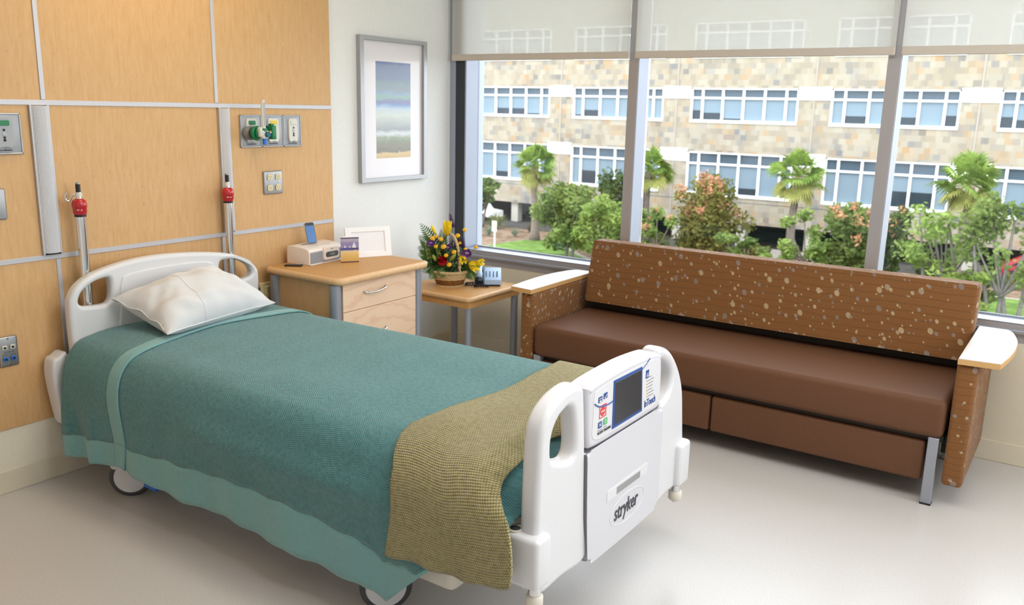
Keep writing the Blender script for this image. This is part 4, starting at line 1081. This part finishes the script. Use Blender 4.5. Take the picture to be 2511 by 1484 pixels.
BT = [(355, 490, .05, 'button flower in the left clump under the long leaning bud', .015), (415, 465, .03, 'button flower at the back of the left clump', .012), (505, 495, .06, 'button flower between the left clump and the upright lily', .014), (425, 615, .08, 'button flower under the left purple bloom', .0125),
      (558, 610, .09, 'large button flower at the middle of the bouquet', .0165), (605, 755, .1, 'button flower just above the red rose', .013), (740, 695, .1, 'button flower touching the hoop handle', .014), (660, 910, .11, 'round button flower right of the red rose, lowest of all', .0145),
      (785, 445, .02, 'button flower on a tall stem before the dark window jamb', .0145), (900, 350, .0, 'topmost button flower, on a long stem right of the hoop', .0125), (1105, 640, .02, 'button flower on a long stem out over the window sill', .012), (825, 570, .03, 'small button flower behind the hoop handle', .01), (925, 665, .05, 'button flower half hidden above the right purple bloom', .011)]
for a, b, c, lab, r_ in BT: button(fz(a, b, c), 'yellow '+lab, r_)
def rose(p, lab, m_, R_=.026):
    mb = MB()
    for ring, (nn, rr, tilt) in enumerate(((3, .28, .1), (5, .55, .25), (6, .8, .4), (7, 1.0, .55))):
        for k in range(nn):
            a = 2*PI*k/nn+ring*.5
            def fn(x, y, a=a, rr=rr, tilt=tilt):
                an = a+(x-.5)*2.0*(PI/max(3, nn)*1.35); rad = R_*rr*(.45+.55*math.sin(PI*.5*min(1, y*1.3)))*(1+tilt*.25*max(0, y-.7))
                return Vector((math.cos(an)*rad, math.sin(an)*rad, R_*(y*1.7-.75-.25*rr)))
            g = MB().grid(fn, 6, 6); mb.add(g.v, g.f, Matrix.Translation(p) @ frame_to(FV*.62+UP*.75))
    flower('rose', p, lab, 'flower', None, [('petals', mb, m_), ('stem', stem_to(p-UP*.02), 'stem')])
rose(fz(540, 870, .09), 'big red rose low in the front of the bouquet', 'rose', .027)
rose(fz(790, 600, .02), 'dark crimson rose half hidden behind the hoop handle', 'rose_dark', .02)
def ruffle(p, lab, R_=.024):
    mb = MB()
    for k in range(11):
        a = 2*PI*k/11; d = (FV*.5+UP*.5+RV*math.cos(a)*.9+UP*math.sin(a)*.7); petal(mb, p, d, d.cross(FV+UP*.2), R_*rnd.uniform(.9, 1.25), R_*.42, .2, 5)
    mb2 = MB()
    for k in range(6):
        a = 2*PI*k/6; d = (FV*1.1+UP*.6+RV*math.cos(a)*.5+UP*math.sin(a)*.4); petal(mb2, p, d, d.cross(UP+RV*.2), R_*.8, R_*.35, .1, 5)
    flower('ruffled_bloom', p, lab, 'flower', 'purple and white blooms in the basket', [('outer_petals', mb, 'purple'), ('inner_petals', mb2, 'lilac'), ('stem', stem_to(p), 'stem')])
ruffle(fz(330, 580, .06), 'ruffled purple bloom on the left side of the bouquet')
ruffle(fz(620, 650, .06), 'ruffled purple and white bloom at the middle of the bouquet')
ruffle(fz(955, 745, .07), 'ruffled purple and white bloom right of the hoop handle', .032)
def spike(p0, p1, lab, R_=.010):
    mb = MB(); d = p1-p0
    for k in range(110):
        q = k/110; c = p0+d*q; a = k*2.4; rad = R_*(1-.65*q); dd = (RV*math.cos(a)+FV*math.sin(a)+UP*.5).normalized()
        petal(mb, c+dd*rad*.3, dd, dd.cross(UP), rad*1.2, rad*.35, .2, 2)
    flower('purple_spike', p0, lab, 'flower', 'purple flower spikes in the basket', [('florets', mb, 'purple'), ('stem', stem_to(p0).tube([p0, p1], .0015, 6), 'stem')])
spike(fz(690, 330, -.02), fz(640, 85, -.02), 'tallest purple spike standing above the upright lily', .017)
spike(fz(860, 700, .02), fz(880, 480, .02), 'purple spike right of the hoop handle before the jamb', .018)
# filler and ferns
fil = MB()
for k in range(900):
    a, b = rnd.uniform(300, 900), rnd.uniform(640, 1090); c = rnd.uniform(-.06, .085)
    if abs(a-600) > 340 and b < 800: continue
    p = fz(a, b, c); d = Vector((rnd.gauss(0, 1), rnd.gauss(0, 1), rnd.gauss(.3, .8))); petal(fil, p, d, d.cross(UP+RV*.1), rnd.uniform(.012, .024), .005, .2, 3)
single('bouquet_greenery', fil, 'leaf_dark', 'dense dark green filler leaves packed in the flower basket', 'greenery', B+UP*.08, kind='stuff', smooth=180)
fil = MB()
for k in range(420):
    cx_, cy_ = rnd.choice(((450, 530), (700, 640), (500, 720), (690, 560), (830, 680), (370, 910)))
    p = fz(cx_+rnd.gauss(0, 42), cy_+rnd.gauss(0, 38), rnd.uniform(0, .05)); d = Vector((rnd.gauss(0, 1), rnd.gauss(0, 1), rnd.gauss(.2, .8))); petal(fil, p, d, d.cross(UP+RV*.1), rnd.uniform(.006, .012), .0032, .2, 3)
single('filler_blossom', fil, 'purple_deep', 'tiny dusky purple filler blossoms among the bouquet stems', 'filler flowers', B+UP*.1, kind='stuff', smooth=180)
def bells(a, b, c, lab, n=16):
    mb = MB(); p0 = fz(a+40, b+190, c); p1 = fz(a-20, b-60, c)
    for k in range(n):
        q = k/n; p = p0.lerp(p1, q); an = k*2.4; d = (RV*math.cos(an)+FV*(math.sin(an)*.5+.6)-UP*.1).normalized()
        for j in range(3): petal(mb, p, (d+UP*(j-1)*.5), d.cross(UP+RV*.1*j), .016*(1.2-.5*q), .007, .3, 3)
    flower('green_bells', p0, lab, 'flower', 'pale green bell stalks in the basket', [('florets', mb, 'bells'), ('stem', stem_to(p0).tube([p0, p1], .0016, 6), 'stem')])
bells(275, 640, .06, 'pale green bell flower stalk on the left below the purple bloom')
bells(470, 700, .075, 'pale green bell flower stalk above the red rose')
def fern(tip, lab, c=0, base=None, W=.045):
    p1 = fz(*tip, c); p0 = base or B+UP*.085+RV*rnd.uniform(-.05, .0); m = p0.lerp(p1, .5)+UP*.03; P = catmull([p0, m, p1], 9)
    mb = MB(); st_ = MB().tube(P, .0013, 5); n_ = len(P)
    for k in range(3, n_):
        t = (P[k]-P[k-1]).normalized(); sd = t.cross(FV).normalized(); w = W*math.sin(PI*min(1, .12+.9*k/n_))*.9+.006
        for s_ in (-1, 1):
            d = sd*s_+t*.55; petal(mb, P[k], d, d.cross(FV), w, w*.14, .08, 4)
            for j in (.35, .6, .8):
                for s2 in (-1, 1):
                    dd = d.normalized()+t*s2*.9; petal(mb, P[k]+d.normalized()*w*j, dd, dd.cross(FV), w*.28*(1.2-j), w*.09, .05, 3)
    t_ = thing('fern_frond', lab, 'fern', p0, 'fern fronds in the basket')
    build('leaflets', mb, 'leaf_mid', t_, smooth=180); build('stalk', st_, 'stem', t_, smooth=180)
fern((140, 270), 'fern frond reaching highest on the left of the bouquet')
fern((120, 470), 'fern frond spreading left below the highest frond', .02)
fern((110, 660), 'fern frond spreading straight out left at mid height', .03)
fern((120, 770), 'fern frond spreading left over the nightstand corner', .05)
fern((190, 1070), 'dark fern frond drooping left beside the basket rim', .06)
fern((325, 1170), 'short fern frond hanging over the left of the basket rim', .09)
fern((530, 1120), 'fern tip hanging over the front of the basket rim', .115)
fern((1095, 1190), 'fern frond drooping right in front of the telephone', .06, B+UP*.085+RV*.05)
fern((1060, 1060), 'fern frond spreading right beneath the drooping lilies', .04, B+UP*.085+RV*.05)
fern((480, 380), 'fern frond standing up behind the bouquet left of the tall lily', -.05, None, .03)

# ------------------------------------------------------------------ outside: ground, building, planting
GZ = -7.0
structure('ground', MB().box(-75, 40, 2, 49.9, GZ-.3, GZ), 'mulch')
structure('ground_parking', MB().box(-75, 40, 49.9, 75, GZ-.3, GZ-.02), 'asphalt')
def flat(poly, z0, z1): return MB().prism(poly, z0, z1, 'xy')
lw = catmull([(-40, 36, 0), (-33, 37.2, 0), (-28.3, 38.2, 0), (-27.6, 41, 0), (-26.9, 43.2, 0), (-24.2, 43.2, 0), (-22.5, 40.5, 0), (-18, 37.5, 0), (-12, 36.5, 0), (-6, 38, 0), (-1, 42.4, 0), (6, 42.6, 0), (14, 41, 0)], 8)
structure('ground_lawn', flat([(p.x, p.y) for p in lw]+[(14, 4), (-40, 4)], GZ, GZ+.05), 'grass')
edge = [(p.x, p.y) for p in lw]
structure('path_kerb', flat(edge+[(x, y+.35) for x, y in edge[::-1]], GZ, GZ+.06), 'concrete')
structure('path', flat([(-60, 47.2), (20, 47.2), (20, 49.8), (-60, 49.8)], GZ, GZ+.03), 'asphalt')
structure('path_ramp', flat([(-13, 44.5), (-9.2, 44.5), (-10.5, 50), (-14.5, 50)], GZ+.02, GZ+.08), 'concrete')

FY = 50.0
bg = thing('office_building', 'stone clad office building across the garden with rows of blue windows', 'building', (-16, FY, GZ))
joints = [-29.3+8.9*k for k in range(-2, 6)]
rows = [(-3.72, -1.04), (.97, 3.02), (5.0, 7.05), ]
wins = [(j+.98, j+7.95) for j in joints[:-1]]
xs_ = sorted({joints[0]-.1, joints[-1]}|{a for w in wins for a in w}); zs_ = sorted({-5.5, 9.5}|{z for r_ in rows for z in r_})
wall = MB(); idx = {}
def vid(x, y, z):
    k = (round(x, 3), round(y, 3), round(z, 3))
    if k not in idx: idx[k] = len(wall.v); wall.v.append((x, y, z))
    return idx[k]
hole = {(w, r_) for w in wins for r_ in rows}
for i in range(len(xs_)-1):
    for j in range(len(zs_)-1):
        a, b, c, d = xs_[i], xs_[i+1], zs_[j], zs_[j+1]
        if ((a, b), (c, d)) in hole:
            q = .3
            for p0, p1 in (((a, c), (b, c)), ((b, c), (b, d)), ((b, d), (a, d)), ((a, d), (a, c))):
                wall.f.append((vid(p0[0], FY, p0[1]), vid(p1[0], FY, p1[1]), vid(p1[0], FY+q, p1[1]), vid(p0[0], FY+q, p0[1])))
        else: wall.f.append((vid(a, FY, c), vid(b, FY, c), vid(b, FY, d), vid(a, FY, d)))
x0, x1 = xs_[0], xs_[-1]
build('stone_wall', wall, 'stone', bg)
build('roof_slab', MB().box(x0, x1, FY+.01, 66, 9.2, 9.5), 'facade_white', bg)
build('parking_ceiling', MB().box(x0, x1, FY+.02, 66, -5.5, -5.3), 'facade_white', bg)
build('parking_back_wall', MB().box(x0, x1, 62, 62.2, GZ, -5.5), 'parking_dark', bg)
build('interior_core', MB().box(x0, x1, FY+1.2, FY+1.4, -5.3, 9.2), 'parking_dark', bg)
for k, (wa, wb) in enumerate(wins):
    for r_, (z0, z1) in enumerate(rows):
        wn = MB(); cols = [wa, wa+.78, wa+2.14, wa+3.5, wa+4.86, wa+6.2, wb]; zt = z0+(z1-z0)*.70 if r_ != 0 else z0+(z1-z0)*.72
        for x in cols[1:-1]: wn.box(x-.07, x+.07, FY+.05, FY+.22, z0, z1)
        for x in (wa+.05, wb-.05): wn.box(x-.05, x+.05, FY+.0, FY+.24, z0, z1)
        wn.box(wa, wb, FY+.04, FY+.21, zt-.06, zt+.06).box(wa, wb, FY-.06, FY+.24, z0-.12, z0+.06).box(wa, wb, FY-.0, FY+.24, z1-.08, z1)
        w = build('window', wn, 'facade_white', bg)
        build('transom_glass', MB().box(wa, wb, FY+.19, FY+.2, zt, z1), 'pane_top', w)
        lo = MB(); dk = MB(); rr = random.Random(k*7+r_*3)
        for a, b in zip(cols, cols[1:]):
            dr = rr.choice([0, 0, 0, .35, .12, .45]) if r_ else rr.choice([0, 0, .3, .25, .5, 0])
            zz_ = z0+(zt-z0)*dr
            lo.box(a, b, FY+.19, FY+.2, zz_, zt)
            if dr: dk.box(a, b, FY+.19, FY+.2, z0, zz_)
        build('lower_glass', lo, 'pane_blind', w)
        if dk.v: build('dark_glass', dk, 'pane_dark', w)
for k in range(len(wins)):
    for z0, z1 in ((2.36, 3.12), (-1.68, -.86)):
        a = wins[k-1][1] if k else x0; b = wins[k][0]
        build('white_band', MB().box(a, b, FY-.05, FY+.05, z0, z1), 'facade_white', bg)
    build('joint', MB().box(joints[k]-.05, joints[k]+.05, FY-.03, FY+.02, -5.5, 9.5), 'facade_joint', bg)
    for dx in (.4, 4.9): build('column', MB().box(joints[k]+dx-.3, joints[k]+dx+.3, FY+.3, FY+.9, GZ, -5.5), 'column_white', bg)

def leaves(mb, c, rad, n, size, R_, shell=.55):
    c = Vector(c)
    for _ in range(n):
        d = Vector((R_.gauss(0, 1), R_.gauss(0, 1), R_.gauss(0, 1))).normalized(); q = (shell+(1-shell)*R_.random())*(.85+.15*R_.random())
        p = c+Vector((d.x*rad[0]*q, d.y*rad[1]*q, d.z*rad[2]*q))
        s = size*R_.uniform(.6, 1.3); a = Vector((R_.gauss(0, 1), R_.gauss(0, 1), R_.gauss(0, .6))).normalized(); b = a.cross(Vector((R_.gauss(0, 1), R_.gauss(0, 1), R_.gauss(0, 1)))).normalized()*.5
        i = len(mb.v); mb.v += [tuple(p-a*s), tuple(p+b*s), tuple(p+a*s), tuple(p-b*s)]; mb.f.append((i, i+1, i+2, i+3))
def tree(name, lab, cat, x, y, zc, rx, rz, m_, seed, n=1500, size=.16, blobs=14, trunk=1, pink=0, bark='bark', airy=False, group='leafy trees outside the window'):
    R_ = random.Random(seed); t = thing(name, lab, cat, (x, y, GZ), group)
    mb = MB(); pk = MB(); tr = MB(); cs = []
    for k in range(blobs):
        a = R_.uniform(0, 2*PI); q = R_.random()**.5*1.15; h = R_.uniform(-1, 1)
        w = math.sqrt(max(0, 1-h*h*.8)) if not airy else 1
        c = Vector((x+math.cos(a)*q*rx*.75*w, y+math.sin(a)*q*rx*.75*w, zc+h*rz*.78)); cs.append(c)
        s = R_.uniform(.34, .5)*(1.0 if not airy else .75)
        leaves(mb, c, (rx*s, rx*s, rz*s*.9), int(1.5*n)//blobs, size*1.1, R_, .35)
        if pink and h > -.3: leaves(pk, c+Vector((0, -rx*s*.7, rz*s*.5)), (rx*s*.4, rx*s*.4, rz*s*.45), pink, size*.8, R_, .2)
    if not airy: leaves(mb, (x, y, zc), (rx*.6, rx*.6, rz*.75), n//4, size, R_, .3)
    for k in range(trunk):
        bx = x+(k-(trunk-1)/2)*.35; top = cs[k % len(cs)]
        tr.tube(catmull([(bx, y, GZ), (bx+(top.x-bx)*.25, y+(top.y-y)*.3, GZ+(zc-GZ)*.5), tuple(top)], 5), [.11-.006*j for j in range(11)], 7)
    for c in cs[:9]:
        s_ = Vector((x, y, GZ+(zc-GZ)*.45)); tr.tube(catmull([s_, s_.lerp(c, .5)+Vector((0, 0, -.1)), c], 4), [.06, .055, .05, .045, .04, .035, .03, .025, .02], 5)
    build('foliage', mb, m_, t)
    if pk.v: build('blossom', pk, 'foliage_pink', t)
    build('trunk', tr, bark, t, smooth=180)
tree('leafy_tree', 'dark green tree at the far left of the window, before the parking opening', 'tree', -33.2, 46.0, -4.4, 1.22, 1.02, 'foliage_mid', 1, 900, .15, 9)
tree('leafy_tree', 'broad green tree on the lawn just right of the first palm', 'tree', -21.6, 38.6, -4.6, 2.24, 1.86, 'foliage_mid', 2, 2200, .15, 18, 2)
tree('leafy_tree', 'taller green tree with pointed top left of the first window post', 'tree', -20.6, 42.0, -4.1, 1.28, 2.28, 'foliage_deep', 3, 1500, .15, 14)
tree('leafy_tree', 'bright green low tree in front of the first window post', 'tree', -18.0, 36.4, -4.5, 1.60, 1.62, 'foliage_bright', 4, 1700, .14, 16, 2)
tree('leafy_tree', 'thin green tree with pinkish tips under the second palm', 'tree', -16.7, 40.0, -4.9, 1.28, 1.44, 'foliage_bright', 5, 900, .14, 12, 1, 16, airy=True)
tree('leafy_tree', 'cone shaped olive green tree with pink seed clusters in the middle window', 'tree', -15.0, 43.0, -4.2, 2.24, 2.40, 'foliage_gold', 6, 2600, .15, 22, 1, 36)
tree('leafy_tree', 'small clear green tree between the pink tipped tree and the third palm', 'tree', -11.6, 40.0, -5.6, 1.54, 0.96, 'foliage_mid', 7, 800, .14, 10, 1, airy=True)
tree('leafy_tree', 'green tree with pink tips just left of the second window post', 'tree', -6.6, 41.0, -4.3, 1.73, 1.86, 'foliage_mid', 8, 1900, .15, 18, 1, 26)
tree('leafy_tree', 'thin green tree right of the third palm over the pale path', 'tree', -8.6, 40.5, -4.7, 1.54, 1.44, 'foliage_bright', 9, 1000, .14, 12, 1, airy=True)
tree('leafy_tree', 'dark blue green tree right behind the second window post', 'tree', -4.6, 40.0, -4.3, 1.41, 1.80, 'foliage_deep', 10, 1700, .15, 15, 1, 8)
tree('leafy_tree', 'sparse tree with many bare grey stems under the fourth palm', 'tree', -1.6, 37.0, -3.9, 2.24, 1.92, 'foliage_bright', 11, 1000, .13, 22, 5, bark='bark_pale', airy=True)
tree('leafy_tree', 'sparse tree with leaning grey stems at the right edge of the window', 'tree', 0.75, 35.0, -3.7, 1.92, 2.40, 'foliage_mid', 12, 1000, .13, 22, 5, bark='bark_pale', airy=True)
tree('leafy_tree', 'low bright green bush tree behind the right end of the sofa back', 'tree', -0.6, 35.0, -5.4, 1.28, 0.90, 'foliage_bright', 13, 800, .13, 10, 2, bark='bark_pale', airy=True)
tree('leafy_tree', 'low bright green tree behind the left end of the sofa back', 'tree', -15.4, 37.5, -6.0, 1.28, 0.72, 'foliage_bright', 14, 700, .13, 9, 1)
tree('leafy_tree', 'light green bush tree below the third palm, over the sofa back', 'tree', -9.4, 38.5, -6.0, 1.28, 0.72, 'foliage_bright', 15, 700, .13, 9, 1, airy=True)

def palm(x, y, zc, R0, seed, lab):
    R_ = random.Random(seed); t = thing('palm_tree', lab, 'palm tree', (x, y, GZ), 'fan palms outside the window')
    P = [(x+.1*math.sin(k*.5+seed), y, GZ+(zc-GZ-.2)*k/8) for k in range(9)]
    build('trunk', MB().tube(P, [.40, .30, .26, .24, .22, .21, .21, .2, .18], 10), 'bark', t, smooth=180)
    for nm, m_, cnt, e0, e1, ln in (('fan_leaves', 'palm_green', 25, -.3, 1.5, 1.05), ('lower_leaves', 'palm_old', 9, -1.1, -.3, .95)):
        mb = MB()
        for k in range(cnt):
            az = 2.4*k+R_.uniform(-.3, .3); el = e0+(e1-e0)*(k+.5)/cnt
            d = Vector((math.cos(az)*math.cos(el), math.sin(az)*math.cos(el), math.sin(el)))
            c0 = Vector((x, y, zc)); pl = R0*ln*R_.uniform(.3, .55); hub = c0+d*pl+Vector((0, 0, -.10*pl*pl))
            mb.tube([c0, hub], .025, 4)
            sd = d.cross(Vector((0, 0, 1)) if abs(d.z) < .95 else Vector((1, 0, 0))).normalized(); sd = (Matrix.Rotation(R_.uniform(-.9, .9), 3, d) @ sd).normalized(); up = sd.cross(d); L = R0*R_.uniform(.5, .72)
            for j in range(17):
                an = (j-8)/8*1.3; bd = (d*math.cos(an)+sd*math.sin(an)).normalized(); Lj = L*(1-.25*abs(an)/1.3)*R_.uniform(.88, 1.1)
                nrm = bd.cross(up).normalized()*.04*R0; mid = hub+bd*Lj*.55+up*.05; tip = hub+bd*Lj+Vector((0, 0, -.22*Lj))
                i = len(mb.v); mb.v += [tuple(hub), tuple(mid+nrm), tuple(tip), tuple(mid-nrm)]; mb.f.append((i, i+1, i+2, i+3))
        build(nm, mb, m_, t)
palm(-26.85, 43, -2.1, 1.65, 1, 'fan palm in the left window rising from the lawn')
palm(-19.05, 43.5, -1.95, 1.6, 2, 'fan palm half hidden by the first window post')
palm(-10.65, 45, -1.85, 1.8, 3, 'fan palm in the middle window before the second row of panes')
palm(-1.7, 42, -1.5, 1.7, 4, 'fan palm in the right window behind sparse grey stems')

def tuft(name, x, y, n, L, m_, lab, cat, group, seed, spread=1.0):
    R_ = random.Random(seed); mb = MB(); c = Vector((x, y, GZ))
    for k in range(n):
        az = R_.uniform(0, 2*PI); el = R_.uniform(.5, 1.5)/spread; l = L*R_.uniform(.6, 1.1)
        d = Vector((math.cos(az)*math.cos(el), math.sin(az)*math.cos(el), math.sin(el))); w = d.cross(Vector((0, 0, 1))).normalized()*.05*L*.7
        p1 = c+d*l*.6; p2 = c+d*l+Vector((0, 0, -.18*l)); i = len(mb.v)
        mb.v += [tuple(c-w*.6), tuple(c+w*.6), tuple(p1+w), tuple(p2), tuple(p1-w)]; mb.f += [(i, i+1, i+2, i+4), (i+4, i+2, i+3)]
    t = thing(name, lab, cat, (x, y, GZ), group)
    build('blades', mb, m_, t); build('stump', MB().cyl((x, y, GZ), (x, y, GZ+.12), .1, .07, 10), 'bark', t)
tuft('spiky_plant', -32.1, 46, 80, 1.55, 'spiky', 'big yellow green spiky plant before the dark parking opening', 'plant', 'spiky plants in the bed', 1, 1.2)
for k, (x, y, L, lab) in enumerate(((-32.4, 43.2, .95, 'blue green spiky plant in the bed nearest the window jamb'), (-31.4, 42.4, .85, 'blue green spiky plant second from the window jamb'), (-30.2, 42.6, .9, 'blue green spiky plant below the big spiky plant'), (-28.9, 43.8, .8, 'blue green spiky plant left of the first palm trunk'))):
    tuft('spiky_plant', x, y, 50, L, 'spiky_blue', lab, 'plant', 'spiky plants in the bed', 10+k)
tuft('grass_clump', -29.0, 46, 90, .9, 'spiky_brown', 'brownish grass clump right of the big spiky plant', 'plant', None, 20)
for k, (x, y, lab) in enumerate(((-24.9, 44.5, 'brown spiky clump behind the first palm trunk'), (-13.3, 42, 'dark spiky clump under the pink tipped tree'), (-4.9, 42, 'dark grey spiky clump right of the second window post'), (-5.6, 44.2, 'dark spiky clump beside the pale path'), (-10.0, 41.5, 'dark spiky clump at the foot of the third palm'))):
    tuft('spiky_plant', x, y, 70, 1.15, 'spiky_brown', lab, 'plant', 'dark spiky clumps', 30+k)
R2 = random.Random(5)
for k, (x, y, r_, m_, lab) in enumerate(((-21.6, 44, .8, 'foliage_deep', 'rounded shrub behind the broad green tree'), (-17.8, 41.2, .8, 'foliage_bright', 'light shrub at the foot of the second palm'), (-14.2, 40.2, .7, 'foliage_mid', 'rounded shrub left of the pale rocks'), (-12.7, 39.5, .6, 'foliage_gold', 'olive shrub over the middle of the sofa back'), (-7.2, 38.6, .7, 'foliage_mid', 'rounded shrub beside the second window post'), (-3.6, 39.5, .75, 'foliage_mid', 'rounded shrub right of the second window post'), (-1.0, 40.4, .7, 'foliage_bright', 'light shrub at the foot of the fourth palm'))):
    mb = MB(); leaves(mb, (x, y, GZ+r_*.7), (r_, r_, r_*.8), 420, .13, R2, .4)
    leaves(mb, (x, y, GZ+r_*.3), (r_*.7, r_*.7, r_*.35), 160, .13, R2, .2)
    t = thing('shrub', lab, 'shrub', (x, y, GZ), 'shrubs in the garden bed'); build('foliage', mb, m_, t)
    build('stems', MB().tube([(x, y, GZ), (x+.1, y, GZ+r_*.7)], .04, 6), 'bark', t)
R3 = random.Random(11)
places = ['left of the first palm', 'behind the broad green tree', 'behind the pointed green tree', 'by the first window post', 'under the second palm', 'right of the pink tipped cone tree', 'behind the second window post', 'left of the fourth palm', 'right of the fourth palm']
for k, x in enumerate((-25.2, -23.0, -21.0, -19.2, -17.4, -13.4, -7.0, -3.4, .4)):
    y = 45.6+R3.uniform(-.5, .5); r_ = R3.uniform(.6, .9); mb = MB()
    leaves(mb, (x, y, GZ+r_*.65), (r_*1.25, r_, r_*.75), 420, .13, R3, .3); leaves(mb, (x, y, GZ+r_*.25), (r_*1.1, r_*.8, r_*.3), 160, .13, R3, .2)
    t = thing('low_shrub', 'low shrub in the back of the garden bed '+places[k], 'shrub', (x, y, GZ), 'low shrubs along the path'); build('foliage', mb, ('foliage_mid', 'foliage_deep', 'foliage_gold')[k % 3], t)
    build('stems', MB().tube([(x, y, GZ), (x+.1, y, GZ+r_*.6)], .04, 6), 'bark', t)
# vehicles, signs, cable
def car(name, x, y, m_, lab, L=4.4, H=1.35, truck=False, rz=0):
    t = thing(name, lab, 'vehicle', (x, y, GZ), rz=rz)
    if truck: prof = [(-L/2, .35), (L/2, .35), (L/2, .8), (L/2-.9, .88), (L/2-1.5, H), (-L/2, H)]
    else: prof = [(-L/2, .35), (L/2, .35), (L/2, .72), (L/2-1.0, .85), (L/2-1.7, H), (-L/2+1.1, H), (-L/2+.4, .9), (-L/2, .85)]
    b_ = build('body', MB().prism(prof, -.8, .8, 'xz', bev=.08, seg=2), m_, t, local=True, smooth=40)
    build('side_window', MB().prism([(L/2-1.15, .88), (L/2-1.7, H-.1), (-L/2+1.2, H-.1), (-L/2+.75, .9)], -.82, -.79, 'xz'), 'pane_dark', t, local=True)
    for wx in (-L/2+.85, L/2-.85):
        for wy in (-.8, .8): build('wheel', MB().cyl((wx, wy-.1, .32), (wx, wy+.1, .32), .32, seg=20), 'tread', t, local=True, smooth=40)
car('van', -36.2, 49.2, 'van_white', 'white van at the left edge of the window by the parking opening', 4.2, 1.5, True)
car('pickup_truck', -31.8, 53, 'car_grey', 'grey truck parked in the shade of the parking opening', 4.6, 1.35, True)
car('red_car', 1.5, 49, 'car_red', 'dark red car parked at the far right of the window', 4.2, 1.3)
def sign(x, y, h, w_, hh, lab):
    t = thing('sign_post', lab, 'sign', (x, y, GZ), 'sign posts outside')
    build('post', MB().cyl((x, y, GZ), (x, y, GZ+h), .045, seg=10), 'sign_white', t, smooth=40)
    build('sign_board', MB().box(x-w_/2, x+w_/2, y-.07, y-.04, GZ+h-hh, GZ+h, .01), 'sign_white', t)
sign(-34.0, 46.6, 1.9, .4, .45, 'white sign post nearest the window jamb before the parking')
sign(-29.7, 47.2, 1.6, .2, .3, 'thin white sign post right of the big spiky plant')
sign(-25.6, 36.8, 2.0, .32, .6, 'pale sign post standing on the near lawn')
single('overhead_cable', MB().tube([(-46, 46, -3.6), (-30, 46, -3.72), (-16, 46, -3.74), (-4, 46, -3.72), (12, 46, -3.6)], .02, 6), 'cable', 'thin dark cable strung across before the office building', 'cable', (-16, 46, -3.7))
for k, (x, y, s, lab) in enumerate(((-12.2, 43.6, .55, 'pale boulder left of the third palm trunk'), (-9.6, 43.6, .5, 'pale boulder right of the third palm trunk'), (-11.4, 42.6, .4, 'small pale boulder before the third palm trunk'))):
    R_ = random.Random(k); bm = bmesh.new(); bmesh.ops.create_icosphere(bm, subdivisions=3, radius=1)
    for v in bm.verts: v.co *= 1+.12*math.sin(v.co.x*4+k)+.1*math.sin(v.co.y*5+v.co.z*3)
    single('boulder', MB().bm(bm, Matrix.Translation((x, y, GZ+s*.35)) @ Matrix.Diagonal((s*1.3, s, s*.6, 1))), 'concrete', lab, 'boulder', (x, y, GZ), 'boulders in the garden bed', smooth=180)

# ------------------------------------------------------------------ light
w = bpy.data.worlds.new('sky'); S.world = w; w.use_nodes = True; nt_ = w.node_tree
bgn = nt_.nodes['Background']; bgn.inputs[0].default_value = (.86, .93, 1.0, 1); bgn.inputs[1].default_value = 5.8
sun = bpy.data.lights.new('sun', 'SUN'); sun.energy = 1.2; sun.angle = .02; sun.color = (1, .95, .86)
so = bpy.data.objects.new('sun', sun); COL.objects.link(so); so.rotation_euler = Vector((.35, .75, -.85)).to_track_quat('-Z', 'Y').to_euler()
def area(name, loc, sx, sy, e, col, aim=(0, 0, -1)):
    l = bpy.data.lights.new(name, 'AREA'); l.shape = 'RECTANGLE'; l.size = sx; l.size_y = sy; l.energy = e; l.color = col
    o = bpy.data.objects.new(name, l); COL.objects.link(o); o.location = loc; o.rotation_euler = Vector(aim).to_track_quat('-Z', 'Y').to_euler(); return o
area('side_fill', (5.3, -1.25, 1.9), 1.5, 1.3, 52, (.97, .985, 1), (-1, -.3, -.1))  # added area light out of view, brightens bed and walls from the right
area('ceiling_fill', (3.2, -2.45, 2.73), 1.8, 1.2, 44, (.98, .99, 1))  # added fill under the ceiling, no fixture behind it
area('ceiling_fill', (1.7, -1.9, 2.73), 1.2, .6, 9, (1, .97, .93))  # added fill for the head wall and bed top
area('ceiling_fill', (2.4, -4.4, 2.73), 1.2, .6, 5, (1, .985, .96))  # added fill for the faces turned towards the camera
area('wall_washer', (.42, -2.15, 2.72), .5, .15, 8, (1, .82, .52), (-.35, 0, -1))
S.view_settings.view_transform = 'Standard'; S.view_settings.look = 'None'; S.view_settings.exposure = -0.12; S.view_settings.gamma = 1; S.view_settings.use_curve_mapping = False
c = S.cycles
c.use_denoising = True; c.denoiser = 'OPENIMAGEDENOISE'; c.max_bounces = 8; c.diffuse_bounces = 4; c.glossy_bounces = 4; c.transparent_max_bounces = 12
c.caustics_reflective = False; c.caustics_refractive = False; c.sample_clamp_indirect = 6
